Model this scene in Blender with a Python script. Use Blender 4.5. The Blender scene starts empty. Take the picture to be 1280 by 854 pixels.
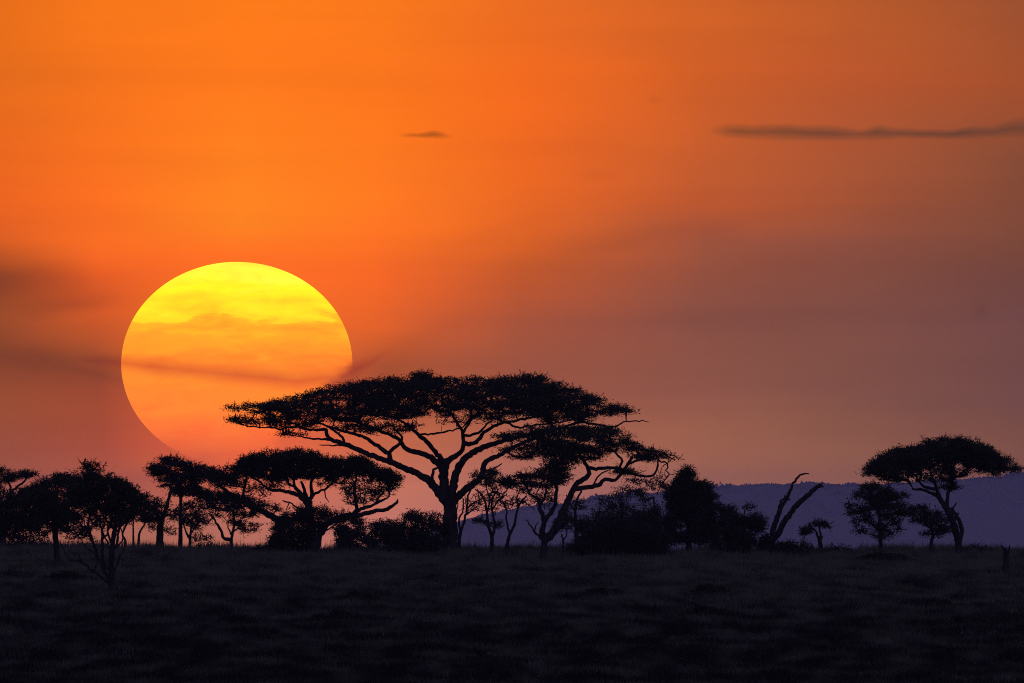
import bpy, math
import numpy as np
R = math.radians
rng = np.random.default_rng(11)
sc = bpy.context.scene
COL = sc.collection

# ------------------------------------------------------------------ optics
K = 3.2170e-5            # tangent per pixel of the 1280 px wide frame
HOR = 660.0              # pixel row of the eye level
def px(x, d): return (x - 640.0) * K * d
def pz(y, d): return (HOR - y) * K * d

# ------------------------------------------------------------------ terrain
_d = np.arange(-3300.0, 54000.0, 10.0)
_z = np.interp(_d, [-3300, 0, 100, 300, 700, 900, 1000, 1595, 1640, 1750, 2500, 5200, 54000],
               [-1.8, -1.8, -2.4, -4.6, -7.9, -7.3, -6.55, -1.64, -1.64, -2.5, -14, -60, -60])
_z = np.convolve(np.pad(_z, 3, mode='edge'), np.ones(7) / 7, mode='valid')
def ground_z(x, d):
    x = np.asarray(x, float); d = np.asarray(d, float)
    near = np.clip(1 - np.abs(d - 1300) / 1500, 0, 1)
    z = np.interp(d, _d, _z) - 0.0060 * np.clip(x, -150, 150) * near
    z = z + near * (0.07 * np.sin(x / 5.1 + d / 31.0) + 0.05 * np.sin(x / 2.3 - d / 17.0 + 1.3) + 0.09 * np.sin(x / 11.7 + d / 47.0 + 2.0)
                    + 0.06 * np.sin(d / 9.7 + x / 19.0))
    return z
def d_for_row(x, row):
    ds = np.arange(1600.0, 1000.0, -2.0)
    rows = HOR - ground_z(px(x, ds), ds) / (K * ds)
    i = np.argmax(rows >= row)
    return float(ds[i]) if rows[i] >= row else 1000.0

# ------------------------------------------------------------------ materials
def newmat(name):
    m = bpy.data.materials.new(name); m.use_nodes = True
    nt = m.node_tree; b = nt.nodes['Principled BSDF']
    b.inputs['Specular IOR Level'].default_value = 0.15
    return m, nt, b
def two_tone(name, c1, c2, scale, rough=0.9, stretch=(1, 1, 1), bump=0.0, bscale=20.0):
    m, nt, b = newmat(name)
    tc = nt.nodes.new('ShaderNodeTexCoord'); mp = nt.nodes.new('ShaderNodeMapping')
    mp.inputs['Scale'].default_value = stretch
    nz = nt.nodes.new('ShaderNodeTexNoise'); nz.inputs['Scale'].default_value = scale; nz.inputs['Detail'].default_value = 5
    rp = nt.nodes.new('ShaderNodeValToRGB')
    rp.color_ramp.elements[0].position = 0.40; rp.color_ramp.elements[0].color = (*c1, 1)
    rp.color_ramp.elements[1].position = 0.60; rp.color_ramp.elements[1].color = (*c2, 1)
    nt.links.new(tc.outputs['Object'], mp.inputs[0]); nt.links.new(mp.outputs[0], nz.inputs[0])
    nt.links.new(nz.outputs[0], rp.inputs[0]); nt.links.new(rp.outputs[0], b.inputs['Base Color'])
    b.inputs['Roughness'].default_value = rough
    if bump:
        n2 = nt.nodes.new('ShaderNodeTexNoise'); n2.inputs['Scale'].default_value = bscale
        bp = nt.nodes.new('ShaderNodeBump'); bp.inputs['Strength'].default_value = bump
        nt.links.new(mp.outputs[0], n2.inputs[0]); nt.links.new(n2.outputs[0], bp.inputs['Height'])
        nt.links.new(bp.outputs[0], b.inputs['Normal'])
    return m
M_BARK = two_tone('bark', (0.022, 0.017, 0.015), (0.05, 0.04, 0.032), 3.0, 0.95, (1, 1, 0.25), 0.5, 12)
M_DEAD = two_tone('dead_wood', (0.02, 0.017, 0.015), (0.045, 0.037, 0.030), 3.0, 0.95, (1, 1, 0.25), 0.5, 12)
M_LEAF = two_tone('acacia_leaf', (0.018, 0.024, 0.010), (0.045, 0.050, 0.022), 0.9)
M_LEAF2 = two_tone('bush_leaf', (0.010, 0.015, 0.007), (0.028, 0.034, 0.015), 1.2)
M_PALELEAF = two_tone('thin_dry_leaf', (0.05, 0.05, 0.03), (0.09, 0.08, 0.05), 1.2)
M_GROUND = two_tone('savanna_soil', (0.012, 0.012, 0.008), (0.022, 0.019, 0.013), 0.085, 0.95, (1, 0.22, 1), 0.4, 3)
M_HILL = two_tone('hillside', (0.030, 0.036, 0.020), (0.06, 0.058, 0.035), 0.02, 0.95)
M_WOOD = two_tone('far_wood', (0.020, 0.028, 0.014), (0.05, 0.055, 0.03), 0.1, 0.95)

# grass: straw and green patches, placed in the ground's own coordinates
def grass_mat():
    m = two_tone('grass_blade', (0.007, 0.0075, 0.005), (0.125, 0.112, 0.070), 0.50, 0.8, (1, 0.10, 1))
    # paler to the crest, darker downhill: fall of light put into blade colour
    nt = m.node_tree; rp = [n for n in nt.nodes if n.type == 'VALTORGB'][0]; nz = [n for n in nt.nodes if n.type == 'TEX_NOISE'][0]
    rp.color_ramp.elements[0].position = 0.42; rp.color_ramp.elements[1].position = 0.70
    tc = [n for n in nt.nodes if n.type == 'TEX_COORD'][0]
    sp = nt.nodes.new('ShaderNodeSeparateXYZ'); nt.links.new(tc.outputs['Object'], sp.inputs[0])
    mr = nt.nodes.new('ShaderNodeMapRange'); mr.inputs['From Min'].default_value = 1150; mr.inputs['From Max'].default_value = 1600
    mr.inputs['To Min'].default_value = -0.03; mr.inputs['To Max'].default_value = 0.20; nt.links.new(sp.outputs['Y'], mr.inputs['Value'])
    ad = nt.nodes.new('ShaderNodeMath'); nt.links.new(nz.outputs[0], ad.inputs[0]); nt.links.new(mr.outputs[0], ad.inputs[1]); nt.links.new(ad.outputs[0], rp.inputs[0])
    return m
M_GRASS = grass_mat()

# ------------------------------------------------------------------ mesh helpers
class MB:
    def __init__(s): s.v = []; s.f = []; s.n = 0; s.mi = []
    def add(s, v, f, mi=0):
        v = np.asarray(v, float).reshape(-1, 3); f = np.asarray(f, int)
        s.v.append(v); s.f.append(f + s.n); s.n += len(v); s.mi.append(np.full(len(f), mi))
    def tube(s, pts, rad, sides=8, mi=0, cap=True, lump=0.0):
        pts = np.asarray(pts, float); rad = np.asarray(rad, float); n = len(pts)
        t = np.gradient(pts, axis=0); t /= np.linalg.norm(t, axis=1)[:, None] + 1e-9
        ref = np.where(np.abs(t[:, 1:2]) > 0.9, np.array([[1., 0, 0]]), np.array([[0., 1, 0]]))
        u = np.cross(ref, t); u /= np.linalg.norm(u, axis=1)[:, None] + 1e-9
        w = np.cross(t, u)
        a = np.linspace(0, 2 * np.pi, sides, endpoint=False)
        rr = rad[:, None] * (1 + lump * rng.normal(size=(n, sides)))
        v = pts[:, None] + rr[:, :, None] * (np.cos(a)[None, :, None] * u[:, None] + np.sin(a)[None, :, None] * w[:, None])
        v = v.reshape(-1, 3)
        i = np.arange(n - 1)[:, None] * sides; j = np.arange(sides)[None]
        j2 = (j + 1) % sides
        f = np.stack([i + j, i + j2, i + sides + j2, i + sides + j], -1).reshape(-1, 4)
        s.add(v, f, mi)
        if cap:
            e = pts[-1] + t[-1] * rad[-1]
            k = len(v) - sides
            vv = np.vstack([v[k:], e[None]])
            ff = np.array([[q, (q + 1) % sides, sides, sides] for q in range(sides)])
            s.add(vv, ff, mi)
    def sticks(s, a, b, ra, rb, mi=0):
        a = np.asarray(a, float); b = np.asarray(b, float)
        if len(a) == 0: return
        t = b - a; L = np.linalg.norm(t, axis=1)[:, None] + 1e-9; t = t / L
        ref = np.where(np.abs(t[:, 1:2]) > 0.9, np.array([[1., 0, 0]]), np.array([[0., 1, 0]]))
        u = np.cross(ref, t); u /= np.linalg.norm(u, axis=1)[:, None] + 1e-9
        w = np.cross(t, u); S = 4
        ang = np.arange(S) * 2 * np.pi / S
        ring = (np.cos(ang)[None, :, None] * u[:, None] + np.sin(ang)[None, :, None] * w[:, None])
        va = a[:, None] + ring * np.asarray(ra).reshape(-1, 1, 1); vb = b[:, None] + ring * np.asarray(rb).reshape(-1, 1, 1)
        v = np.concatenate([va, vb], 1).reshape(-1, 3)
        base = np.arange(len(a))[:, None, None] * 2 * S
        j = np.arange(S); f = np.stack([j, (j + 1) % S, (j + 1) % S + S, j + S], -1)[None]
        s.add(v, (base + f).reshape(-1, 4), mi)
    def leaves(s, c, ln, wd, mi=0, flat=0.35):
        c = np.asarray(c, float); n = len(c)
        if n == 0: return
        az = rng.uniform(0, 2 * np.pi, n); el = rng.normal(0, flat, n)
        t = np.stack([np.cos(az) * np.cos(el), np.sin(az) * np.cos(el), np.sin(el)], 1)
        q = rng.normal(size=(n, 3)); q[:, 2] += 0.0
        u = np.cross(t, q); u /= np.linalg.norm(u, axis=1)[:, None] + 1e-9
        ln = ln * rng.uniform(0.6, 1.3, (n, 1)); wd = wd * rng.uniform(0.6, 1.3, (n, 1))
        v = np.stack([c - t * ln / 2, c + u * wd / 2, c + t * ln / 2, c - u * wd / 2], 1).reshape(-1, 3)
        f = np.arange(n * 4).reshape(-1, 4)
        s.add(v, f, mi)
    def build(s, name, mats, parent=None, origin=(0, 0, 0), smooth=False):
        v = np.concatenate(s.v) - np.asarray(origin, float); f = np.concatenate(s.f); mi = np.concatenate(s.mi)
        tri = f[:, 2] == f[:, 3] if f.shape[1] == 4 else np.zeros(len(f), bool)
        cnt = np.where(tri, 3, f.shape[1])
        start = np.concatenate([[0], np.cumsum(cnt)[:-1]])
        mask = np.ones(f.shape, bool)
        if f.shape[1] == 4: mask[:, 3] = ~tri
        loops = f[mask]
        me = bpy.data.meshes.new(name)
        me.vertices.add(len(v)); me.vertices.foreach_set('co', v.astype(np.float32).ravel())
        me.loops.add(len(loops)); me.loops.foreach_set('vertex_index', loops.astype(np.int32))
        me.polygons.add(len(f)); me.polygons.foreach_set('loop_start', start.astype(np.int32))
        me.polygons.foreach_set('material_index', mi.astype(np.int32))
        if not isinstance(mats, (list, tuple)): mats = [mats]
        for m in mats: me.materials.append(m)
        me.update(calc_edges=True)
        if smooth: me.polygons.foreach_set('use_smooth', np.ones(len(f), bool))
        o = bpy.data.objects.new(name, me); COL.objects.link(o)
        if parent is not None: o.parent = parent
        else: o.location = origin
        return o
def tag(o, label=None, cat=None, group=None, kind=None):
    if label: o['label'] = label
    if cat: o['category'] = cat
    if group: o['group'] = group
    if kind: o['kind'] = kind
    return o
def empty(name, loc):
    o = bpy.data.objects.new(name, None); COL.objects.link(o); o.location = loc
    o.empty_display_size = 0.5
    return o

def smooth_path(p, step=0.25):
    """Catmull-Rom through points (with radius as 4th column)"""
    p = np.asarray(p, float)
    if len(p) == 2:
        n = max(2, int(np.linalg.norm(p[1, :3] - p[0, :3]) / step) + 1)
        return p[0] + (p[1] - p[0]) * np.linspace(0, 1, n)[:, None]
    q = np.vstack([2 * p[0] - p[1], p, 2 * p[-1] - p[-2]]); out = []
    for i in range(1, len(q) - 2):
        n = max(2, int(np.linalg.norm(q[i + 1, :3] - q[i, :3]) / step) + 1)
        t = np.linspace(0, 1, n, endpoint=False)[:, None]
        a, b, c, d = q[i - 1], q[i], q[i + 1], q[i + 2]
        out.append(0.5 * (2 * b + (c - a) * t + (2 * a - 5 * b + 4 * c - d) * t ** 2 + (3 * b - a - 3 * c + d) * t ** 3))
    out.append(q[-2][None])
    o = np.vstack(out); o[:, 3] = np.maximum(o[:, 3], 0.01)
    return o

# ------------------------------------------------------------------ plants
LEAFY = 2.8
def plant(name, label, cat, base, limbs, pads, d=None, group=None, leaf=M_LEAF, bark=M_BARK,
          att=7.0, lpa=46, ln=0.17, wd=0.052, spread=(0.33, 0.09), flat=0.3, depth=0.62,
          twig=0.015, spikes=4.0, bare=0.0, trunk_parts=True, droop=0.0, spike_len=0.5, crown_name='crown', slim=1.0):
    """base: (x, row) of the foot.  limbs: list of (points[(x, row[, depth m])], r0, r1) in the frame's
    units, carried to real metres at the plant's own distance; pads: [(x, top, bottom), ...] crown profiles."""
    if d is None: d = d_for_row(base[0], base[1])
    s = K * d
    X0 = px(base[0], d); Z0 = float(ground_z(X0, d)); org = np.array([X0, d, Z0])
    def P(x, y, dy=0.0): return np.array([px(x, d), d + dy, pz(y, d)])
    root = empty(name, org); tag(root, label, cat, group)
    nodes = []; nrad = []
    for k, L in enumerate(limbs):
        pts, r0, r1 = L[:3]
        arr = []
        m = len(pts)
        side = 0.0 if k == 0 else rng.uniform(-0.25, 0.25)
        acc = pts[0][2] if len(pts[0]) > 2 else 0.0
        for i, q in enumerate(pts):
            w = P(q[0], q[1])
            if len(q) > 2: dy = q[2]
            else:
                if i: acc += side * math.hypot(q[0] - pts[i - 1][0], q[1] - pts[i - 1][1]) * s
                dy = acc
            w[1] = d + dy
            rr = (r0 + (r1 - r0) * (i / (m - 1)) ** 0.8) * s * slim
            arr.append([*w, rr])
        arr = np.array(arr)
        if k == 0:
            arr[0, 2] = Z0 - 0.15
            arr[0, 3] *= 1.25
        elif len(nodes) and len(pts[0]) <= 2:   # root the limb on the nearest wood already there
            N = np.vstack(nodes); j = np.argmin(np.hypot(N[:, 0] - arr[0, 0], N[:, 2] - arr[0, 2]))
            arr[:, 1] += N[j, 1] - arr[0, 1]; arr[0, :3] = N[j]
        sp = smooth_path(arr, 0.22)
        if k: sp[1:, :3] += rng.normal(0, 0.022, (len(sp) - 1, 3))
        nodes.append(sp[:, :3]); nrad.append(sp[:, 3])
        mb = MB(); mb.tube(sp[:, :3], sp[:, 3], 9 if r0 > 2.5 else 6, lump=0.09)
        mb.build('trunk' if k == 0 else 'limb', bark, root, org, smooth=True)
    N = np.vstack(nodes) if nodes else np.array([[X0, d, Z0]]); NR = np.concatenate(nrad) if nodes else np.array([0.04])
    if len(N) == 1: N = np.array([[X0, d, Z0 - 0.05], [X0, d, Z0 + 0.15]]); NR = np.array([0.05, 0.04])
    # attractors in the crown profiles
    A = []; LP = []; thin = []
    for pad in pads:
        opt = {}
        if isinstance(pad, dict): opt = pad; pad = opt['p']
        pad = np.array(pad, float); xs = pad[:, 0]
        hgt = pad[:, 2] - pad[:, 1]
        area = np.trapz(hgt, xs) * s * s
        hw = (xs[-1] - xs[0]) / 2 * s
        dd = opt.get('depth', depth) * hw
        n = max(3, int(area * att * 1.25 * opt.get('dens', 1.0)))
        cdf = np.concatenate([[0], np.cumsum((hgt[1:] + hgt[:-1]) / 2 * np.diff(xs))]); cdf /= cdf[-1]
        x = np.interp(rng.uniform(0, 1, n), cdf, xs)
        top = np.interp(x, xs, pad[:, 1]); bot = np.interp(x, xs, pad[:, 2])
        uu = np.abs(2 * (x - xs[0]) / (xs[-1] - xs[0]) - 1)
        D = dd * np.sqrt(np.clip(1 - uu ** 2, 0.02, 1))
        t = rng.uniform(-1, 1, n); t = np.sign(t) * np.abs(t) ** 0.9
        inset = min(0.08 / s, 1.8)
        v = rng.uniform(0, 1, n) ** 1.15
        y = top + inset + v * np.maximum(bot - top - 1.6 * inset, 0.5)
        mid = top * 0.45 + bot * 0.55
        y = mid + (y - mid) * np.sqrt(1 - 0.55 * t * t)
        A.append(np.stack([px(x, d), d + t * D + opt.get('dy', 0.0), pz(y, d)], 1))
        LP.append(np.full(n, lpa * opt.get('leaf', 1.0)))
    twa, twb, ra, rb = [], [], [], []
    if A:
        A = np.vstack(A); LP = np.concatenate(LP)
        A[:, 2] = np.maximum(A[:, 2], Z0 + 0.1)
        dist = np.array([np.min(np.sum((N - a) ** 2, 1)) for a in A]); order = np.argsort(dist)
        cap = len(N) + len(A) * 6 + 10
        G = np.zeros((cap, 3)); par = np.full(cap, -1); cnt = np.zeros(cap); nn = len(N); G[:nn] = N
        lim = np.full(cap, 0.2); lim[:nn] = NR
        n0 = nn
        bad = np.zeros(cap); 
        for a in A[order]:
            dv = G[:nn] - a
            dv2 = dv[:, 0] ** 2 + dv[:, 1] ** 2 + (dv[:, 2] * 1.0) ** 2
            dv2 = dv2 * (1 + 0.6 * (dv[:, 2] > 0.3))
            j = int(np.argmin(dv2)); b = G[j]; L = float(np.linalg.norm(a - b))
            m = min(5, max(1, int(L / 0.45))); p = j
            bow = rng.normal(0, 0.10 * L, 3); bow[2] += 0.05 * L
            for q in range(1, m + 1):
                t = q / m; pt = b + (a - b) * t + bow * (4 * t * (1 - t)) + (rng.normal(0, 0.05, 3) if q < m else 0)
                G[nn] = pt; par[nn] = p; p = nn; nn += 1
            cnt[p] += 1
        for i in range(nn - 1, n0 - 1, -1):
            cnt[par[i]] += cnt[i]
        r = twig * np.maximum(cnt, 1) ** 0.45
        idx = np.arange(n0, nn); pr = par[idx]
        rp = np.where(pr < n0, np.minimum(r[idx] * 1.15, np.maximum(lim[pr] * 0.8, 0.012)), r[pr])
        rp = np.minimum(rp, r[idx] * 1.8)
        twa.append(G[pr]); twb.append(G[idx]); ra.append(rp); rb.append(r[idx])
        # thorny spurs
        ns = int(len(A) * spikes * 1.3)
        c = A[rng.integers(0, len(A), ns)] + rng.normal(0, 1, (ns, 3)) * np.array([spread[0], spread[0], spread[1]]) * 0.6
        az = rng.uniform(0, 2 * np.pi, ns); el = rng.normal(0.6, 0.6, ns)
        t = np.stack([np.cos(az) * np.cos(el), np.sin(az) * np.cos(el), np.sin(el)], 1)
        e = c + t * rng.uniform(0.3, 1.0, (ns, 1)) * spike_len
        twa.append(c); twb.append(e); ra.append(np.full(ns, 0.022)); rb.append(np.full(ns, 0.010))
        e2 = c + (e - c) * 0.55; az += rng.choice([-0.8, 0.8], ns)
        t2 = np.stack([np.cos(az), np.sin(az), rng.uniform(0, 0.9, ns)], 1)
        twa.append(e2); twb.append(e2 + t2 * spike_len * 0.35); ra.append(np.full(ns, 0.017)); rb.append(np.full(ns, 0.009))
        mb = MB()
        mb.sticks(np.vstack(twa), np.vstack(twb), np.concatenate(ra), np.concatenate(rb), 0)
        if lpa > 0:
            rep = rng.poisson(LP * LEAFY * rng.gamma(3.5, 0.286, len(A)))
            c = np.repeat(A, rep, 0); n = len(c)
            off = rng.normal(size=(n, 3)) * np.array([spread[0], spread[0], spread[1]])
            c = c + off
            c[:, 2] -= droop * (off[:, 0] ** 2 + off[:, 1] ** 2)
            c[:, 2] = np.maximum(c[:, 2], Z0 + 0.02)
            mb.leaves(c, ln, wd, 1, flat)
            ne = int(0.35 * ns); ee = e[:ne]
            c = np.repeat(ee, 3, 0) + rng.normal(0, 0.05, (ne * 3, 3)); mb.leaves(c, ln * 0.7, wd * 0.8, 1, flat)
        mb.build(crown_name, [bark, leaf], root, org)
    return root

TREES = 'trees standing along the ridge'
# ---- the great umbrella acacia
plant('acacia_tree', 'largest umbrella acacia with a very wide flat crown reaching in front of the sun', 'tree',
      (562, 690), [
    ([(562, 692), (562, 665), (562, 640), (563, 624)], 10.5, 9.2),
    ([(562, 632), (556, 612), (555, 596), (556, 584), (560, 576)], 8.5, 5.0),
    ([(562, 634), (551, 620), (541, 606), (531, 597), (517, 590), (499, 582), (480, 575), (458, 567), (432, 556), (415, 550), (409, 544), (408, 537)], 6.6, 2.4),
    ([(408, 538), (388, 537), (369, 534), (350, 536), (337, 535), (324, 534), (306, 532), (296, 528), (287, 527)], 2.2, 0.5),
    ([(384, 536), (366, 529), (345, 520), (320, 514), (304, 512), (294, 511)], 1.6, 0.5),
    ([(415, 550), (402, 549), (388, 548), (371, 545), (353, 543)], 2.0, 0.6),
    ([(430, 556), (418, 557), (399, 556.5)], 1.7, 0.7),
    ([(432, 556), (428, 547), (411, 534), (395, 527)], 2.4, 1.0),
    ([(489, 578), (486, 567), (469, 556), (456, 547), (434, 541), (415, 535), (398, 528)], 4.0, 1.2),
    ([(486, 568), (492, 560), (498, 556), (502, 550), (500, 543), (491, 535)], 3.0, 1.3),
    ([(555, 590), (549, 580), (541, 574), (528, 567), (511, 563), (502, 554), (495, 547), (469, 537), (450, 530)], 5.8, 1.6),
    ([(557, 580), (546, 568), (533, 552), (522, 543), (513, 534), (500, 526), (480, 520)], 4.4, 1.2),
    ([(558, 580), (566, 572), (574, 567), (579, 559), (579, 548), (577, 538), (571, 528), (563, 516)], 4.6, 1.6),
    ([(579, 556), (589, 555), (598, 550), (605, 541), (618, 533), (631, 528), (660, 523), (690, 516)], 3.8, 1.4),
    ([(578, 545), (588, 544), (598, 541), (606, 533), (616, 524)], 2.4, 1.2),
    ([(577, 540), (586, 530), (592, 520), (604, 510)], 2.2, 1.0),
    ([(523, 543), (535, 543), (552, 541), (566, 538), (578, 534)], 1.6, 1.0),
    ([(566, 626), (568, 600), (575, 582), (585, 570), (600, 561), (615, 556), (630, 551), (645, 547), (672, 541), (700, 535), (730, 527)], 6.6, 1.6),
    ([(626, 552), (631, 546), (630, 541)], 1.7, 1.2),
    ([(567, 630), (578, 615), (592, 605), (602, 594), (605, 580), (611, 574), (622, 571), (634, 563), (655, 553), (680, 545)], 6.2, 2.0),
    ([(604, 588), (612, 588), (619, 585), (627, 580)], 1.8, 0.8),
    ([(540, 602), (541, 592), (542, 588), (547, 585)], 2.6, 1.6),
    ([(631, 530), (648, 534), (665, 532), (700, 528), (740, 520)], 1.8, 1.0),
    ([(730, 527), (767, 534), (779, 528), (802, 526), (811, 528)], 1.7, 0.5)],
    [[(286, 508, 513), (300, 506, 517), (330, 504, 521), (352, 498, 524), (372, 491, 527), (400, 483, 530), (430, 479, 531), (455, 475, 532), (480, 473, 533), (503, 472, 530), (520, 472, 524),
      (545, 471, 517), (570, 472, 514), (600, 474, 517), (640, 473, 523), (662, 471, 528), (685, 474, 530), (703, 479, 530), (728, 489, 529), (750, 498, 526), (768, 506, 520), (783, 512, 517)],
     {'p': [(430, 476, 505), (480, 472, 510), (560, 470, 505), (640, 472, 512), (720, 486, 522)], 'dens': 0.5, 'leaf': 1.3},
     {'p': [(281, 526, 528), (292, 522, 530), (310, 521, 532), (326, 528, 535)], 'dens': 1.3, 'leaf': 0.6},
     {'p': [(335, 520, 532), (360, 524, 538), (385, 526, 536), (400, 526, 534)], 'dens': 1.2, 'leaf': 0.7},
     {'p': [(345, 538, 544), (360, 540, 545), (385, 540, 546)], 'dens': 1.2, 'leaf': 0.25},
     {'p': [(420, 530, 540), (450, 530, 542), (480, 530, 548), (520, 526, 540)], 'dens': 1.0, 'leaf': 0.35},
     {'p': [(548, 516, 530), (575, 514, 532), (600, 516, 530), (630, 520, 530)], 'dens': 0.9, 'leaf': 0.3},
     {'p': [(515, 466, 478), (528, 464, 478), (542, 467, 478)], 'dens': 2.0, 'leaf': 0.35, 'depth': 0.5},
     {'p': [(640, 469, 480), (660, 467, 482), (680, 471, 484)], 'dens': 2.0, 'leaf': 0.4},
     {'p': [(764, 505, 514), (778, 509, 518), (788, 511, 517), (794, 513, 516)], 'dens': 1.5, 'leaf': 0.5}],
    att=11.0, lpa=36, d=1592, slim=0.88)

# ---- second umbrella acacia, in front and to the right
plant('acacia_tree', 'layered acacia with a leaning forked trunk, rooted just right of the largest tree', 'tree',
      (678, 702), [
    ([(678, 704), (680, 684), (680, 672)], 5.0, 4.2),
    ([(680, 676), (690, 667), (699, 651), (706, 634), (715, 616), (720, 605), (732, 598), (736, 588), (732, 579), (725, 570)], 6.0, 2.0),
    ([(720, 613), (736, 609), (750, 605), (756, 599), (769, 600), (777, 592), (783, 583), (790, 572)], 3.3, 1.6),
    ([(732, 588), (745, 586), (759, 585), (774, 585), (783, 590), (802, 595), (817, 594), (822, 583), (822, 575)], 2.6, 1.1),
    ([(775, 588), (777, 577), (768, 564)], 2.0, 1.2),
    ([(780, 586), (787, 579), (802, 575), (820, 573)], 2.0, 1.0),
    ([(738, 607), (745, 600), (750, 593), (760, 588)], 1.3, 0.8),
    ([(826, 575), (834, 580), (832, 588), (836, 593), (829, 604), (825, 608), (822, 618)], 1.0, 0.8),
    ([(834, 582), (828, 584), (825, 592)], 0.7, 0.5),
    ([(829, 604), (822, 601), (816, 596)], 0.8, 0.5),
    ([(678, 674), (678, 663), (680, 648), (675, 636), (672, 624), (662, 617), (657, 604)], 4.2, 1.2),
    ([(680, 652), (688, 641), (694, 630), (695, 616), (695, 595), (697, 577)], 3.2, 1.8),
    ([(674, 634), (682, 620), (684, 600)], 2.0, 1.0),
    ([(676, 676), (668, 664), (664, 658), (658, 650)], 1.7, 0.7),
    ([(668, 663), (670, 658), (673, 652)], 1.0, 0.5)],
    [[(626, 544, 547), (640, 538, 554), (660, 533, 557), (700, 531, 562), (740, 530, 566), (765, 532, 566), (785, 543, 565), (795, 555, 562)],
     [(624, 560, 563), (640, 556, 574), (665, 556, 574), (685, 556, 580), (700, 556, 588), (715, 557, 584), (730, 558, 576), (745, 558, 576), (762, 562, 573)],
     {'p': [(686, 575, 590), (700, 575, 604), (712, 575, 594)], 'depth': 1.0},
     [(783, 560, 570), (796, 557, 577), (815, 560, 576), (830, 564, 575), (838, 569, 573)],
     {'p': [(768, 583, 592), (780, 580, 598), (792, 586, 598)], 'depth': 1.0, 'leaf': 0.7},
     {'p': [(649, 594, 606), (662, 588, 612), (675, 583, 617), (690, 580, 612), (704, 584, 604)], 'depth': 1.0},
     {'p': [(650, 606, 616), (670, 612, 640), (692, 612, 640)], 'depth': 1.0, 'leaf': 0.12, 'dens': 0.7},
     {'p': [(790, 598, 606), (815, 596, 618), (832, 590, 612)], 'depth': 1.0, 'leaf': 0.06, 'dens': 1.0},
     {'p': [(838, 570, 575), (846, 572, 578)], 'leaf': 0.1, 'dens': 2.0}],
    att=11, lpa=38)

# ---- flat topped tree left of it and its neighbours
plant('acacia_tree', 'broad dense flat-topped acacia standing behind a round bush, left of the largest tree', 'tree',
      (388, 686), [
    ([(388, 686), (388, 660), (387, 640), (385, 628)], 6.0, 5.0),
    ([(385, 632), (374, 620), (361, 615), (347, 613), (335, 611), (326, 603)], 3.6, 1.3),
    ([(384, 627), (375, 616), (368, 608), (367, 596)], 3.2, 1.6),
    ([(385, 627), (381, 616), (377, 602)], 3.0, 1.6),
    ([(386, 628), (390, 618), (388, 607), (391, 596)], 3.2, 1.6),
    ([(389, 621), (398, 615), (409, 610), (417, 602)], 2.2, 1.0),
    ([(405, 612), (407, 622), (412, 627)], 1.0, 0.5),
    ([(380, 640), (372, 635), (365, 630), (353, 626)], 1.5, 0.8),
    ([(360, 629), (358, 637)], 0.8, 0.5),
    ([(326, 604), (314, 596), (303, 588)], 1.5, 0.8)],
    [[(292, 583, 588), (302, 575, 594), (315, 567, 599), (330, 563, 602), (350, 561, 602), (372, 559, 601), (390, 564, 602), (405, 568, 603), (420, 571, 603), (435, 570, 601), (452, 573, 596), (466, 578, 594)],
     [(305, 573, 592), (340, 566, 600), (380, 565, 600), (420, 572, 602), (455, 576, 594)],
     {'p': [(400, 600, 608), (420, 601, 607), (432, 600, 606)], 'leaf': 0.3},
     {'p': [(325, 602, 612), (350, 602, 611), (362, 602, 610)], 'leaf': 0.2, 'dens': 1.2}],
    att=11, lpa=44, d=1602, spread=(0.25, 0.10))
plant('acacia_tree', 'twisting acacia with a long low limb, between the flat-topped tree and the largest tree', 'tree',
      (393, 684), [
    ([(393, 686), (399, 668), (409, 655), (420, 649), (434, 645)], 5.2, 4.0),
    ([(434, 645), (449, 644), (467, 639), (484, 636), (493, 630), (496.5, 627)], 3.6, 1.7),
    ([(440, 645), (446, 636), (443, 620), (444, 603), (446, 590)], 3.0, 1.3),
    ([(446, 640), (458, 634), (468, 631), (473, 622), (480, 615)], 2.4, 1.0),
    ([(470, 628), (478, 626), (487, 620), (484, 612), (474, 608)], 1.8, 0.8),
    ([(436, 645), (444, 650), (449, 656), (443, 664)], 1.8, 0.8),
    ([(440, 632), (432, 627), (426, 625)], 1.0, 0.5),
    ([(496, 628), (496.8, 624)], 1.4, 1.0)],
    [[(438, 570, 590), (450, 571, 598), (465, 576, 600), (480, 583, 603), (490, 589, 606), (497, 596, 601)],
     [(442, 572, 590), (465, 578, 600), (488, 589, 606)],
     {'p': [(430, 606, 630), (445, 598, 634), (462, 598, 632), (480, 602, 626), (491, 604, 618)], 'leaf': 0.22, 'dens': 1.1, 'depth': 0.9},
     {'p': [(484, 600, 612), (490, 600, 620), (496, 604, 612)], 'leaf': 0.5, 'dens': 1.1, 'depth': 0.9},
     {'p': [(422, 638, 648), (440, 640, 658), (450, 646, 664), (455, 650, 660)], 'leaf': 0.5, 'depth': 0.9}],
    att=11, lpa=42, d=1588, spread=(0.2, 0.12))
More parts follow.
